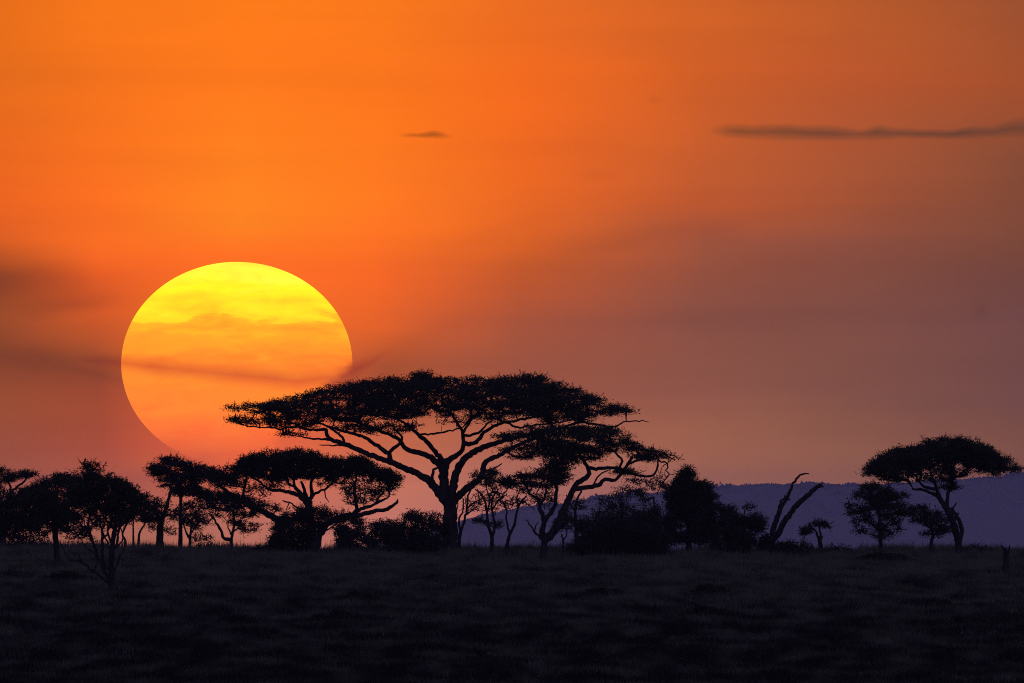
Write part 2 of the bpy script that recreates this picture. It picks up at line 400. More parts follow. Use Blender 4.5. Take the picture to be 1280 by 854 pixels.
plant('thorn_tree', 'thorn tree with ragged slanting layers of foliage, its limb leaning left from the round bush', 'tree',
      (352, 684), [
    ([(352, 686), (351, 668), (349, 654), (344, 647)], 5.0, 4.2),
    ([(345, 649), (326, 638), (310, 632), (295, 622), (280, 612), (270, 602)], 4.4, 1.6),
    ([(308, 632), (304, 622), (305, 610), (308, 600), (305, 590)], 2.2, 1.2),
    ([(296, 624), (285, 622), (268, 624), (256, 620)], 1.8, 0.8),
    ([(270, 603), (262, 594), (256, 588)], 1.6, 0.8)],
    [[(246, 581, 588), (260, 581, 602), (275, 583, 610), (290, 580, 605), (300, 577, 592), (308, 574, 586)],
     [(252, 588, 600), (270, 588, 612), (290, 588, 612), (304, 584, 600)],
     {'p': [(244, 618, 636), (262, 618, 646), (280, 616, 646), (300, 622, 650), (325, 628, 648)], 'leaf': 0.35, 'dens': 1.2},
     [(246, 613, 622), (262, 612, 628), (280, 611, 634), (300, 615, 638), (317, 620, 640), (332, 624, 640), (346, 632, 642)],
     {'p': [(290, 602, 612), (300, 600, 614), (316, 604, 618), (332, 612, 624)], 'leaf': 0.35}],
    att=10, lpa=30, d=1618, depth=0.8, spread=(0.25, 0.10))
plant('small_tree', 'small tree with two stems spreading in a V, below the slanting foliage layers', 'tree',
      (289, 680), [
    ([(289, 682), (289, 677), (288, 675)], 2.4, 2.2),
    ([(288, 676), (280, 672), (274, 660), (268, 650), (262, 641)], 2.4, 1.0),
    ([(289, 676), (291, 666), (293, 652), (292, 640), (296, 632)], 2.0, 1.0),
    ([(290, 670), (285, 660), (287, 650)], 1.1, 0.6),
    ([(291, 668), (298, 660), (305, 655)], 1.1, 0.6)],
    [{'p': [(254, 640, 650), (266, 636, 652), (280, 634, 646), (300, 636, 650)], 'leaf': 0.5},
     {'p': [(284, 652, 660), (298, 647, 664), (315, 650, 668), (323, 656, 662)], 'leaf': 0.9}],
    att=8, lpa=30, d=1600, depth=0.9, spread=(0.22, 0.09))
plant('thorn_tree', 'tall thorn tree with a bushy high crown, below the left rim of the sun', 'tree',
      (225.6, 681), [
    ([(225.6, 683), (225.6, 650), (225.6, 620), (222, 600)], 2.6, 1.6),
    ([(225.6, 622), (232, 612), (244, 606), (252, 612)], 1.8, 0.9),
    ([(224, 610), (214, 596), (204, 586)], 1.6, 0.8),
    ([(224, 604), (232, 592), (238, 584)], 1.4, 0.8)],
    [[(187, 578, 584), (194, 572, 600), (204, 570, 611), (215, 571, 620), (228, 572, 624), (240, 576, 622), (247, 585, 614)],
     [(190, 578, 592), (205, 574, 610), (225, 576, 620), (245, 586, 618)],
     [(222, 608, 622), (240, 608, 626), (262, 608, 626)],
     [(236, 588, 604), (246, 584, 606), (256, 588, 606)],
     {'p': [(222, 624, 650), (238, 624, 664), (252, 628, 658)], 'leaf': 0.5, 'dens': 0.9}],
    att=9, lpa=34, d=1606, depth=0.9, spread=(0.26, 0.08))
plant('small_tree', 'low multi-stemmed tree tucked under the tall thorn tree, right of its trunk', 'tree',
      (237, 680), [
    ([(237, 682), (238, 668), (240, 655)], 2.2, 1.2),
    ([(237, 674), (232, 664), (229, 652)], 1.5, 0.8),
    ([(238, 668), (246, 656), (250, 648)], 1.2, 0.7)],
    [{'p': [(226, 640, 655), (240, 638, 668), (254, 644, 664), (258, 650, 656)], 'leaf': 0.6},
     {'p': [(240, 668, 680), (250, 664, 680), (262, 672, 680)], 'leaf': 0.3}],
    att=9, lpa=26, d=1612, depth=0.9, spread=(0.22, 0.10))
plant('thorn_tree', 'stout short-trunked tree with a long limb rising to the right into the tall thorn tree', 'tree',
      (200, 682), [
    ([(200, 684), (200, 665), (201, 652)], 4.8, 3.8),
    ([(201, 655), (206, 640), (211, 622), (214, 606), (211, 596)], 2.8, 1.4),
    ([(201, 652), (193, 642), (184, 634)], 2.2, 1.0),
    ([(203, 648), (212, 642), (222, 634)], 1.8, 0.9)],
    [[(160, 624, 640), (168, 622, 644), (178, 621, 652), (190, 622, 657), (200, 621, 654), (214, 626, 650)],
     {'p': [(206, 636, 648), (218, 632, 652), (228, 636, 650)], 'leaf': 0.5},
     {'p': [(184, 652, 668), (192, 656, 670), (200, 656, 668)], 'leaf': 0.3, 'dens': 0.8},
     {'p': [(202, 660, 666), (212, 658, 668), (222, 664, 672)], 'leaf': 0.3, 'dens': 0.8}],
    att=9, lpa=34, d=1598, depth=0.9, spread=(0.24, 0.09))
for i, (bx, pts, pad, lab) in enumerate([
    (167, [(167, 683), (166.6, 665), (166.6, 648), (168, 638)], [(158, 636, 648), (167, 632, 652), (175, 636, 648)], 'thinnest straight sapling standing between the foreground thorn tree and the stout short trunk'),
    (173, [(173, 683), (174, 668), (181, 655), (184, 645)], [(172, 640, 650), (181, 636, 656), (192, 640, 652)], 'slender sapling with a stem bending right, left of the stout short trunk'),
    (157, [(156.8, 683), (156.5, 676), (153, 668), (157.5, 657), (158, 646)], [(148, 640, 652), (156, 636, 655), (164, 640, 650)], 'slender crooked sapling close behind the foreground thorn tree on its right')]):
    plant('sapling', lab, 'tree', (bx, 682), [(pts, 1.9 if i else 1.3, 0.8)], [{'p': pad, 'leaf': 0.7}], d=1604 + 6 * i, group='slender saplings near the left end of the ridge', att=9, lpa=26, depth=0.9, spread=(0.2, 0.09))

# ---- left edge
plant('thorn_tree', 'foreground thorn tree with many thin fanning stems, rooted lowest down the grassy slope', 'tree',
      (140.5, 745), [
    ([(140.5, 747), (140, 725), (139, 700), (140.6, 681), (143, 664), (145, 648), (146, 634)], 5.2, 1.7),
    ([(138, 728), (130, 713), (124, 700), (119, 684), (112, 670), (105, 660), (94, 649)], 2.8, 0.9),
    ([(119, 685), (113, 668), (111, 656), (113, 645), (110, 632)], 1.7, 0.8),
    ([(136, 714), (129, 700), (128.7, 680), (127, 661), (123.7, 650), (118, 642)], 2.4, 0.9),
    ([(128.7, 676), (136, 664), (138, 650), (136, 638)], 1.5, 0.8),
    ([(139, 694), (135, 678), (129, 668), (131, 652)], 1.5, 0.7),
    ([(141, 690), (146, 681), (148, 664), (152, 650), (158, 642)], 2.0, 0.9),
    ([(141, 718), (148, 702), (151, 694), (155, 686), (157, 676)], 1.4, 0.6),
    ([(137, 730), (130, 724), (117, 714), (103, 703), (89, 700), (81, 691), (75, 677)], 2.1, 0.7),
    ([(103, 703), (100, 694), (96, 690)], 1.0, 0.5),
    ([(117, 714), (122, 704), (119, 698)], 1.0, 0.5),
    ([(112, 670), (102, 668), (94, 664), (84, 660)], 1.2, 0.6),
    ([(124, 700), (116, 690), (106, 682), (98, 668)], 1.2, 0.6),
    ([(140, 682), (136, 670), (134, 655), (131, 642)], 1.6, 0.8),
    ([(143, 668), (150, 658), (151, 644)], 1.5, 0.8),
    ([(145, 690), (153, 676), (152, 664), (147, 654)], 1.2, 0.7),
    ([(143, 664), (150, 655), (162, 648)], 1.3, 0.7)],
    [[(92, 602, 630), (100, 594, 638), (112, 587, 642), (122, 589, 643), (134, 594, 646), (147, 594, 649), (160, 602, 648), (172, 611, 645), (184, 621, 638)],
     {'p': [(104, 580, 590), (113, 575, 592), (120, 578, 592), (130, 585, 592)], 'leaf': 0.12, 'dens': 1.0},
     {'p': [(88, 644, 662), (105, 643, 664), (125, 644, 660), (145, 648, 662), (165, 648, 660)], 'leaf': 0.04, 'dens': 1.3},
     {'p': [(80, 660, 676), (100, 658, 680), (116, 660, 680)], 'leaf': 0.0, 'dens': 0.7},
     ],
    att=15, lpa=50, depth=0.9, spread=(0.2, 0.12), spikes=5)
plant('thorn_tree', 'wide dense dark tree with one short straight trunk, left of the foreground thorn tree', 'tree',
      (71, 706), [
    ([(72, 708), (71, 690), (69, 668), (68, 655), (66, 640)], 4.2, 3.2),
    ([(68, 660), (54, 650), (40, 646), (22, 642), (8, 640)], 2.6, 1.0),
    ([(67, 655), (78, 640), (90, 625)], 2.2, 1.0),
    ([(66, 645), (56, 625), (46, 612)], 2.2, 1.0)],
    [[(-10, 630, 662), (0, 625, 667), (12, 620, 668), (24, 612, 668), (36, 604, 664), (46, 602, 663), (60, 597, 666), (68, 592, 662), (78, 589, 655), (92, 590, 650), (103, 594, 640)],
     {'p': [(20, 640, 660), (50, 640, 664), (72, 640, 664), (90, 636, 652)], 'dens': 0.6},
     {'p': [(0, 664, 678), (25, 664, 680), (50, 664, 676), (62, 662, 670)], 'leaf': 0.12, 'dens': 0.8},
     {'p': [(72, 654, 668), (85, 650, 670), (100, 646, 662)], 'leaf': 0.15, 'dens': 0.9}],
    att=14, lpa=56, depth=0.8, spread=(0.24, 0.13))
plant('acacia_tree', 'flat-topped acacia cut off by the left edge of the picture', 'tree',
      (2, 684), [
    ([(2, 686), (4, 660), (8, 640), (13, 620)], 3.6, 2.4),
    ([(13, 622), (17, 612), (25, 606), (33, 599), (36, 594)], 2.0, 0.9),
    ([(13, 620), (12, 606), (4, 598)], 1.8, 0.9),
    ([(9, 636), (-4, 618), (-18, 606)], 2.2, 1.0)],
    [[(-48, 594, 600), (-34, 588, 612), (-16, 584, 614), (0, 583, 607), (8, 588, 605), (20, 587, 602), (30, 589, 598), (38, 591, 594)],
     {'p': [(-10, 606, 620), (4, 606, 624), (14, 612, 624)], 'leaf': 0.35}],
    att=11, lpa=44, d=1596, spread=(0.26, 0.10))

# ---- slender trees around the great trunk
plant('small_tree', 'thin many-stemmed bare tree hugging the right side of the largest trunk', 'tree',
      (574, 686), [
    ([(574, 688), (574, 675), (577, 660)], 2.6, 2.0),
    ([(577, 662), (582, 645), (585, 620), (589, 612)], 1.9, 0.9),
    ([(574, 680), (570, 655), (572, 630)], 1.5, 0.7),
    ([(575, 668), (574, 650), (579, 637), (580, 624)], 1.5, 0.8),
    ([(582, 646), (592, 636), (602, 631)], 1.1, 0.5),
    ([(584, 638), (596, 626), (602, 622)], 1.0, 0.5)],
    [{'p': [(566, 632, 660), (580, 620, 650), (596, 620, 640)], 'leaf': 0.05, 'dens': 0.7}], att=5, lpa=20, d=1582, depth=0.8)
plant('small_tree', 'small flat-crowned tree on twin thin stems, just right of the largest trunk', 'tree',
      (614, 688), [
    ([(614, 690), (615, 672), (611, 660), (609, 645), (607, 630), (602, 618), (594, 612)], 2.6, 0.9),
    ([(615, 672), (618, 660), (616, 641), (615, 624), (622, 614)], 1.9, 0.8),
    ([(609, 640), (612, 625), (608, 612)], 1.3, 0.7),
    ([(616, 636), (626, 622), (634, 612)], 1.2, 0.7),
    ([(612, 660), (604, 652), (598, 650)], 1.0, 0.5),
    ([(618, 660), (622, 655), (624, 648)], 0.9, 0.5)],
    [[(588, 598, 603), (598, 588, 608), (611, 586, 612), (622, 588, 612), (634, 595, 611), (645, 606, 611)],
     {'p': [(594, 649, 652), (603, 646, 654), (613, 650, 660)], 'leaf': 0.8},
     {'p': [(615, 650, 658), (622, 648, 662), (628, 652, 660)], 'leaf': 0.5},
     {'p': [(598, 610, 640), (612, 612, 645), (630, 612, 634)], 'leaf': 0.06, 'dens': 0.8}],
    att=11, lpa=36, d=1578, depth=0.9, spread=(0.22, 0.09))
plant('small_tree', 'nearly leafless crooked tree leaning right, beside the small flat-crowned tree', 'tree',
      (632, 688), [
    ([(632, 690), (636, 672), (643, 656), (646, 640), (650, 630), (658, 620)], 2.4, 1.0),
    ([(636, 668), (634, 652), (633, 641), (630, 630), (624, 624)], 1.5, 0.7),
    ([(648, 634), (646, 624), (650, 614)], 1.1, 0.6),
    ([(652, 628), (660, 630), (668, 638)], 1.0, 0.5)],
    [{'p': [(622, 620, 636), (636, 616, 645), (650, 610, 632), (662, 608, 624)], 'leaf': 0.10, 'dens': 1.0}], att=8, lpa=20, d=1580, depth=0.9)
plant('small_tree', 'thin upright tree in the thicket, right behind the leaning forked trunk', 'tree',
      (720, 686), [
    ([(720, 688), (720, 665), (719, 640), (721, 625), (727, 614)], 2.4, 1.2),
    ([(719, 640), (712, 628), (708, 620)], 1.2, 0.6)],
    [{'p': [(706, 626, 650), (720, 620, 662), (732, 624, 650)], 'leaf': 0.12, 'dens': 0.9}], att=8, lpa=26, d=1575, depth=0.9)
plant('small_tree', 'very small spindly tree at the foot of the leaning forked trunk, left of the thicket', 'tree',
      (704, 687), [
    ([(704, 689), (704, 678), (702, 668)], 1.6, 1.0),
    ([(704, 676), (708, 668), (709, 660)], 1.0, 0.6)],
    [{'p': [(694, 650, 662), (704, 644, 668), (716, 646, 672), (728, 654, 668)], 'leaf': 0.75}], att=9, lpa=30, d=1585, depth=0.9, spread=(0.18, 0.12))

# ---- right side trees
plant('dense_tree', 'dense dark tree with a pointed stepped crown standing in front of the thicket', 'tree',
      (861, 693), [
    ([(861, 696), (861, 670), (860, 640), (860, 610), (859, 590)], 4.2, 1.2),
    ([(861, 650), (874, 636), (886, 626)], 2.0, 0.8),
    ([(860, 655), (846, 640), (834, 630)], 2.0, 0.8)],
    [{'p': [(850, 585, 600), (858, 582, 600), (866, 584, 600)], 'depth': 1.0, 'leaf': 0.9},
     {'p': [(844, 596, 612), (856, 592, 614), (868, 596, 612)], 'depth': 1.0},
     {'p': [(834, 608, 622), (846, 602, 626), (860, 600, 630), (876, 599, 626), (886, 605, 622)], 'depth': 1.0},
     {'p': [(829, 617, 628), (840, 614, 640), (860, 612, 650), (882, 611, 640), (894, 619, 630)], 'depth': 1.0},
     {'p': [(834, 636, 670), (848, 630, 682), (862, 630, 684), (878, 632, 682), (892, 640, 668)], 'depth': 1.0}],
    att=13, lpa=60, depth=0.9, leaf=M_LEAF2, spread=(0.2, 0.14), flat=0.6, spikes=3)
plant('dead_tree', 'bare dead tree of two tall leaning trunks joined at the foot', 'tree',
      (964, 688), [
    ([(963.7, 690), (964, 682), (966, 671)], 5.8, 4.8),
    ([(965, 674), (967, 659), (973.6, 640), (979, 630), (985, 621), (990, 608), (996, 599), (1003, 593.5), (1011, 592.4)], 4.2, 0.8),
    ([(967, 676), (972, 669), (978, 656), (988, 642), (998, 629), (1009, 620), (1018, 611), (1026, 606.5)], 4.4, 2.7),
    ([(973, 641), (974.5, 630), (979, 624), (985, 621)], 1.7, 1.2),
    ([(983, 626), (987.6, 625.4)], 1.6, 1.0),
    ([(1024, 607), (1028, 609)], 1.4, 0.8),
    ([(983, 622), (981.5, 619.5)], 1.6, 1.0)],
    [], bark=M_DEAD, d=1588)
plant('small_tree', 'stunted little tree with a lopsided flat crown drooping left, right of the dead trunks', 'tree',
      (1026, 689), [
    ([(1026, 691), (1025.5, 682), (1024, 674)], 3.0, 2.4),
    ([(1024, 677), (1020, 666), (1015, 660), (1006, 662)], 1.8, 0.9),
    ([(1026, 678), (1026, 668), (1024, 657), (1030, 653)], 1.7, 0.9),
    ([(1026, 678), (1028.8, 671)], 1.5, 0.8)],
    [[(995, 657, 664), (1003, 656, 669), (1009, 658, 671), (1014, 656, 664)],
     [(1010, 654, 662), (1016, 651, 662), (1024, 649, 659), (1031, 650, 661), (1034, 653, 660)]],
    att=13, lpa=30, d=1586, depth=0.9, spread=(0.16, 0.08))
plant('small_tree', 'round-crowned tree on a thin straight trunk, left of the right-hand domed acacia', 'tree',
      (1101.5, 691), [
    ([(1102, 694), (1101, 679), (1100, 655), (1098, 630)], 2.8, 1.4),
    ([(1101, 668), (1090, 655), (1080, 650), (1068, 655)], 1.4, 0.6),
    ([(1101, 665), (1112, 652), (1122, 645)], 1.4, 0.6),
    ([(1101, 682), (1098, 676), (1094, 668)], 0.9, 0.5)],
    [[(1061, 634, 643), (1068, 617, 646), (1074, 607, 650), (1083, 602, 652), (1093, 600, 655), (1103, 601, 655), (1113, 605, 652), (1123, 608, 650), (1132, 616, 640)],
     {'p': [(1066, 645, 662), (1080, 650, 672), (1096, 652, 678), (1112, 652, 674), (1126, 648, 664)], 'leaf': 0.4, 'dens': 0.9}],
    att=10, lpa=38, depth=0.95, spread=(0.2, 0.11), spikes=5, d=1584)
plant('small_tree', 'low spreading tree between the round-crowned tree and the right-hand acacia trunk', 'tree',
      (1163, 690), [
    ([(1163, 692), (1164, 680), (1166, 670), (1164, 655)], 3.2, 1.6),
    ([(1165, 672), (1174, 662), (1182, 656)], 1.5, 0.7),
    ([(1165, 664), (1152, 652), (1140, 643)], 1.6, 0.7)],
    [[(1127, 637, 648), (1136, 634, 652), (1147, 630, 654), (1158, 630, 664), (1168, 632, 670), (1178, 640, 668), (1187, 648, 664)],
     {'p': [(1150, 656, 670), (1166, 662, 674), (1184, 662, 676)], 'leaf': 0.3}],
    att=10, lpa=36, d=1590, depth=0.95, spread=(0.2, 0.11))
plant('acacia_tree', 'umbrella acacia at the right end of the ridge, leaning trunk under a domed crown', 'tree',
      (1199, 691), [
    ([(1199.6, 694), (1197.7, 678), (1191, 653), (1184, 636)], 4.8, 4.2),
    ([(1185, 638), (1174, 624), (1165, 616.5), (1154, 612.5), (1141, 612)], 3.6, 1.3),
    ([(1200, 684), (1201, 671), (1202, 661), (1198.5, 650), (1190, 637)], 2.8, 2.6),
    ([(1178, 628), (1172, 615), (1168.5, 605), (1164, 594)], 2.8, 1.3),
    ([(1168, 613), (1160, 610), (1153, 607), (1147, 598), (1138, 590)], 2.2, 1.0),
    ([(1186, 634), (1184, 622), (1189, 606), (1191, 588), (1196, 574)], 2.8, 1.2),
    ([(1190, 604), (1200, 592), (1214, 582)], 1.5, 0.8),
    ([(1193, 636), (1196, 629)], 1.3, 0.8),
    ([(1198, 648), (1199, 641)], 1.2, 0.8),
    ([(1142, 612), (1140.5, 609.5)], 1.2, 0.8)],
    [[(1072, 585, 588), (1080, 579, 594), (1090, 571, 597), (1102, 563, 600), (1115, 559, 601), (1130, 556, 600), (1145, 556, 596), (1155, 549, 590), (1170, 546, 585), (1185, 546, 584), (1200, 547, 583),
      (1215, 551, 588), (1230, 554, 596), (1240, 558, 600), (1250, 566, 596), (1262, 575, 592), (1275, 586, 588)],
     [(1085, 578, 595), (1120, 562, 598), (1160, 553, 586), (1200, 550, 582), (1235, 558, 596), (1255, 572, 592)],
     {'p': [(1100, 597, 604), (1120, 598, 604), (1142, 596, 604)], 'leaf': 0.25},
     {'p': [(1140, 588, 602), (1160, 584, 604), (1180, 584, 606), (1195, 584, 600), (1215, 586, 594)], 'leaf': 0.2, 'dens': 1.2},
     {'p': [(1166, 606, 613), (1180, 604, 614), (1194, 602, 612)], 'leaf': 0.4, 'dens': 1.2}],
    att=11, lpa=46, depth=0.75, spread=(0.22, 0.11), d=1590)

# ---- bushes of the ridge
BG = 'dark bushes along the ridge'
def bush(label, bx, row, pads, d=None, **kw):
    w = [(p[0], p[2]) for p in (pads[0]['p'] if isinstance(pads[0], dict) else pads[0])]
    x0, x1 = w[0][0], w[-1][0]; top = min(p[1] for p in (pads[0]['p'] if isinstance(pads[0], dict) else pads[0]))
    limbs = [([(bx, row + 2), (bx, row - 4)], 2.0, 1.6)]
    for q in range(4):
        ex = x0 + (x1 - x0) * (0.15 + 0.23 * q)
        limbs.append(([(bx, row - 2), ((bx + ex) / 2 + rng.uniform(-2, 2), row - 0.35 * (row - top)), (ex, row - 0.6 * (row - top))], 1.5, 0.6))
    pads = [(dict(q, p=[(x, t, b + 5 if b >= 682 else b) for x, t, b in q['p']]) if isinstance(q, dict) else [(x, t, b + 5 if b >= 682 else b) for x, t, b in q]) for q in pads]
    a = dict(att=10, lpa=48, leaf=M_LEAF2, spread=(0.2, 0.15), flat=0.7, depth=0.9, spikes=2.2, group=BG, spike_len=0.5)
    a.update(kw)
    return plant('bush', label, 'bush', (bx, row), limbs, pads, d=d, **a)
bush('round domed bush in front of the flat-topped acacia trunk', 388, 684,
     [[(338, 660, 684), (346, 652, 686), (356, 642, 682), (368, 636, 672), (380, 632, 668), (392, 629, 664), (408, 633, 662), (420, 638, 664), (430, 648, 672), (442, 660, 684)],
      {'p': [(338, 668, 688), (352, 666, 688), (372, 666, 688), (386, 668, 688)], 'dens': 1.0},
      {'p': [(372, 652, 688), (378, 654, 688), (386, 660, 688)], 'dens': 0.8},
      {'p': [(422, 652, 688), (432, 654, 688), (442, 664, 688)], 'dens': 1.0}], d=1580)
bush('low mound of bush between the round domed bush and the largest trunk', 462, 687,
     [[(425, 676, 690), (440, 663, 690), (458, 655, 690), (475, 652, 690), (490, 651, 690), (502, 660, 690)]], d=1578)
bush('shaggy bush with twiggy tips, next to the low mound', 508, 687,
     [[(480, 656, 690), (496, 648, 690), (508, 642, 690), (515, 640, 690), (526, 645, 690), (536, 654, 690)]], d=1583)
bush('twiggy bush pressed against the left side of the largest trunk', 545, 688,
     [[(524, 656, 690), (534, 645, 690), (546, 636, 690), (554, 640, 690), (562, 655, 690)]], d=1576, lpa=32)
bush('loose leafy bush at the left end of the thicket, right of the leaning forked acacia', 742, 688,
     [[(722, 658, 688), (729, 640, 690), (738, 630, 690), (748, 632, 690), (757, 645, 690), (768, 655, 690)]], d=1572, lpa=30)
bush('tall hazy thin-twigged bush in the middle of the thicket', 782, 688,
     [{'p': [(748, 624, 660), (760, 612, 660), (775, 606, 660), (790, 605, 660), (805, 610, 660), (822, 622, 660)], 'leaf': 0.22},
      [(750, 648, 690), (765, 642, 690), (785, 636, 690), (805, 638, 690), (822, 648, 690)]], d=1580, leaf=M_PALELEAF, att=10)
bush('dense bush between the thin-twigged bush and the pointed dark tree', 818, 688,
     [[(794, 652, 690), (805, 640, 690), (818, 631, 690), (830, 633, 690), (842, 645, 690)]], d=1568)
bush('dense bush rising behind the pointed dark tree on its right', 900, 687,
     [[(872, 650, 688), (884, 634, 688), (896, 627, 688), (910, 630, 688), (924, 637, 688), (934, 650, 688)]], d=1592)
bush('dark bush with bare twigs poking right, ending the thicket beside the dead trunks', 932, 687,
     [[(905, 650, 688), (916, 640, 688), (930, 635, 688), (942, 641, 688), (952, 652, 688), (960, 668, 688), (962, 680, 688)],
      {'p': [(930, 630, 640), (944, 630, 645), (958, 642, 660)], 'leaf': 0.1, 'dens': 0.8}], d=1584)
bush('small bush filling the foot of the thicket left of the pointed dark tree', 770, 690,
     [[(708, 684, 690), (718, 676, 690), (730, 664, 690), (745, 652, 691), (768, 648, 691), (792, 650, 691), (815, 656, 691), (838, 668, 691)]], d=1562)
bush('small low bush at the right foot of the dead trunks', 982, 688,
     [[(968, 676, 690), (978, 676, 690), (988, 679, 690), (998, 684, 690)]], d=1582, att=10, spikes=1.5, spike_len=0.3)
bush('wispy small shrub between the dead trunks and the stunted little tree', 1010, 689,
     [{'p': [(998, 680, 690), (1005, 676, 690), (1012, 678, 690), (1018, 684, 690)], 'leaf': 0.2}], d=1584, att=12, spike_len=0.35)
bush('twiggy understorey shrub behind the wide dense dark tree near the left edge', 30, 684,
     [{'p': [(0, 672, 684), (15, 665, 684), (32, 664, 684), (50, 668, 684), (62, 674, 684)], 'leaf': 0.10}], d=1600, att=14)

for lab, bx, w, h in [
    ('low wispy shrub at the foot of the stout short trunk, on its left', 184, 12, 9),
    ('low wispy shrub right of the tall thorn tree foot', 256, 16, 12),
    ('wispy shrub under the long low limb, left of the low mound of bush', 330, 14, 10),
    ('wispy grass-like shrub between the crooked bare tree and the leaning forked trunk', 656, 16, 9),
    ('wispy shrub right of the stunted little tree', 1048, 16, 9),
    ('wispy shrub right of the right-hand domed acacia trunk', 1226, 18, 9)]:
    plant('shrub', lab, 'shrub', (bx, 689), [([(bx, 692), (bx, 686)], 1.2, 0.8)],
          [{'p': [(bx - w, 686, 692), (bx - w / 2, 690 - h * 0.9, 692), (bx, 690 - h, 692), (bx + w / 2, 690 - h * 0.7, 692), (bx + w, 686, 692)], 'leaf': 0.25}],
          d=1590, group='wispy shrubs on the crest of the ridge', leaf=M_LEAF2, att=14, lpa=30, spread=(0.15, 0.12), flat=0.8, depth=1.0, spikes=4, spike_len=0.4)

# ---- low dark shrubs in the grass
SG = 'low dark shrubs scattered in the grass'
for (cx, cy, rx, ry, lab) in [
    (85, 727, 33, 7, 'low dark shrub lying flat, left of the foreground thorn tree foot'),
    (445, 754, 40, 9, 'broad low shrub in the middle grass below the round domed bush'),
    (425, 775, 30, 7, 'low shrub in the grass just below the broad low shrub'),
    (265, 749, 24, 5, 'small flat shrub in the left grass, right of the foreground thorn tree'),
    (888, 742, 19, 9, 'rounded low shrub straight below the pointed dark tree'),
    (882, 772, 32, 9, 'wider low shrub below the rounded one, in the middle right grass'),
    (760, 746, 38, 6, 'long flat shrub left of the rounded low shrub'),
    (1105, 704, 42, 8, 'long low shrub right under the round-crowned tree'),
    (1170, 760, 34, 7, 'low shrub in the right grass, upper one of a pair'),
    (1210, 782, 40, 7, 'low shrub in the right grass, lower one of a pair'),
    (806, 693, 14, 4, 'tiny spiky shrub in the pale grass left of the pointed dark trunk'),
    (972, 698, 10, 4, 'tiny tuft of shrub below the dead trunks'),
    (603, 828, 9, 11, 'narrow upright weed near the bottom centre of the grass')]:
    d = d_for_row(cx, cy + 1)
    plant('shrub', lab, 'shrub', (cx, cy + 2), [([(cx, cy + 3), (cx, cy - 1)], 1.2, 0.8)],
          [[(cx - rx, cy - 3, cy - 1), (cx - 0.6 * rx, cy - 1.0 * ry - 3, cy + 1), (cx, cy - 1.4 * ry - 3, cy + 1), (cx + 0.6 * rx, cy - 0.9 * ry - 2, cy + 1), (cx + rx, cy - 3, cy)]],
          d=d, group=SG, leaf=M_LEAF2, att=16, lpa=60, ln=0.16, wd=0.06, spread=(0.16, 0.07), flat=0.9, depth=1.6, spikes=1.5, spike_len=0.25)

# ---- broken stump at the right
def stump():
    bx, row = 1257, 716
    d = d_for_row(bx, row)
    plant('tree_stump', 'broken dark stump of a dead tree standing alone in the grass at the right edge', 'stump', (bx, row),
          [([(bx, row + 2), (bx + 0.6, row - 13), (bx, row - 24), (bx - 1.5, row - 30)], 5.0, 2.6),
           ([(bx + 0.5, row - 18), (bx + 4.0, row - 27), (bx + 4.8, row - 34)], 1.9, 0.9),
           ([(bx, row - 26), (bx - 3, row - 31), (bx - 6, row - 34)], 1.7, 0.6)],
          [{'p': [(bx - 5, row - 8, row), (bx, row - 10, row), (bx + 5, row - 8, row)], 'leaf': 0.4}], d=d, bark=M_DEAD, att=10, lpa=20, ln=0.15, wd=0.05, spread=(0.12, 0.08), depth=1.0, spike_len=0.3)
stump()

# ------------------------------------------------------------------ ground, hill, grass
def grid(name, xs, ys, zf, mat):
    X, Y = np.meshgrid(xs, ys); Z = zf(X, Y)
    v = np.stack([X, Y, Z], -1).reshape(-1, 3); nx = len(xs)
    i = np.arange(len(ys) - 1)[:, None] * nx; j = np.arange(nx - 1)[None]
    f = np.stack([i + j, i + j + 1, i + j + 1 + nx, i + j + nx], -1).reshape(-1, 4)
    mb = MB(); mb.add(v, f); return mb.build(name, mat, smooth=True)
xs = np.unique(np.concatenate([np.linspace(-8900, -400, 18), np.linspace(-400, -60, 18), np.arange(-60, 60.1, 1.5), np.linspace(60, 400, 18), np.linspace(400, 8900, 18)]))
ys = np.unique(np.concatenate([np.linspace(-3000, 0, 12), np.linspace(0, 900, 46), np.arange(900, 1700, 3.0), np.linspace(1700, 4300, 60), np.linspace(4300, 52000, 50)]))
tag(grid('ground', xs, ys, ground_z, M_GROUND), kind='structure')

HD = 45000.0
hx = np.arange(-1500, 2100, 6.0)
def hill_row(p):
    r = np.interp(p, [-800, 0, 300, 420, 560, 610, 660, 700, 740, 800, 860, 900, 930, 1000, 1070, 1160, 1280, 1500, 2500],
                  [704, 704, 702, 696, 658, 643, 636, 630, 624, 618, 612, 609, 607, 607, 608, 603, 594, 593, 593])
    return r
def hill_top(x):
    p = x / (K * HD) + 640
    z = pz(hill_row(p), HD)
    return z + 0.8 * np.sin(x / 23.0) + 0.6 * np.sin(x / 9.0 + 1)
def hill_z(X, Y):
    t = (Y - (HD - 1500)) / 1500.0
    s = np.where(t <= 1, np.clip(t, 0, 1) ** 0.9, np.clip(1 - (t - 1) * 0.35, 0, 1))
    top = hill_top(X)
    return -61 + (top + 61) * s + (1.2 * np.sin(X / 41 + Y / 90) + 0.8 * np.sin(X / 17 - Y / 60)) * np.clip(t, 0, 1) * (t < 0.97)
tag(grid('hill', np.arange(-4200, 5000, 15.0), np.concatenate([np.linspace(HD - 1500, HD, 40), np.linspace(HD + 60, HD + 4000, 24)]), hill_z, M_HILL), kind='structure')
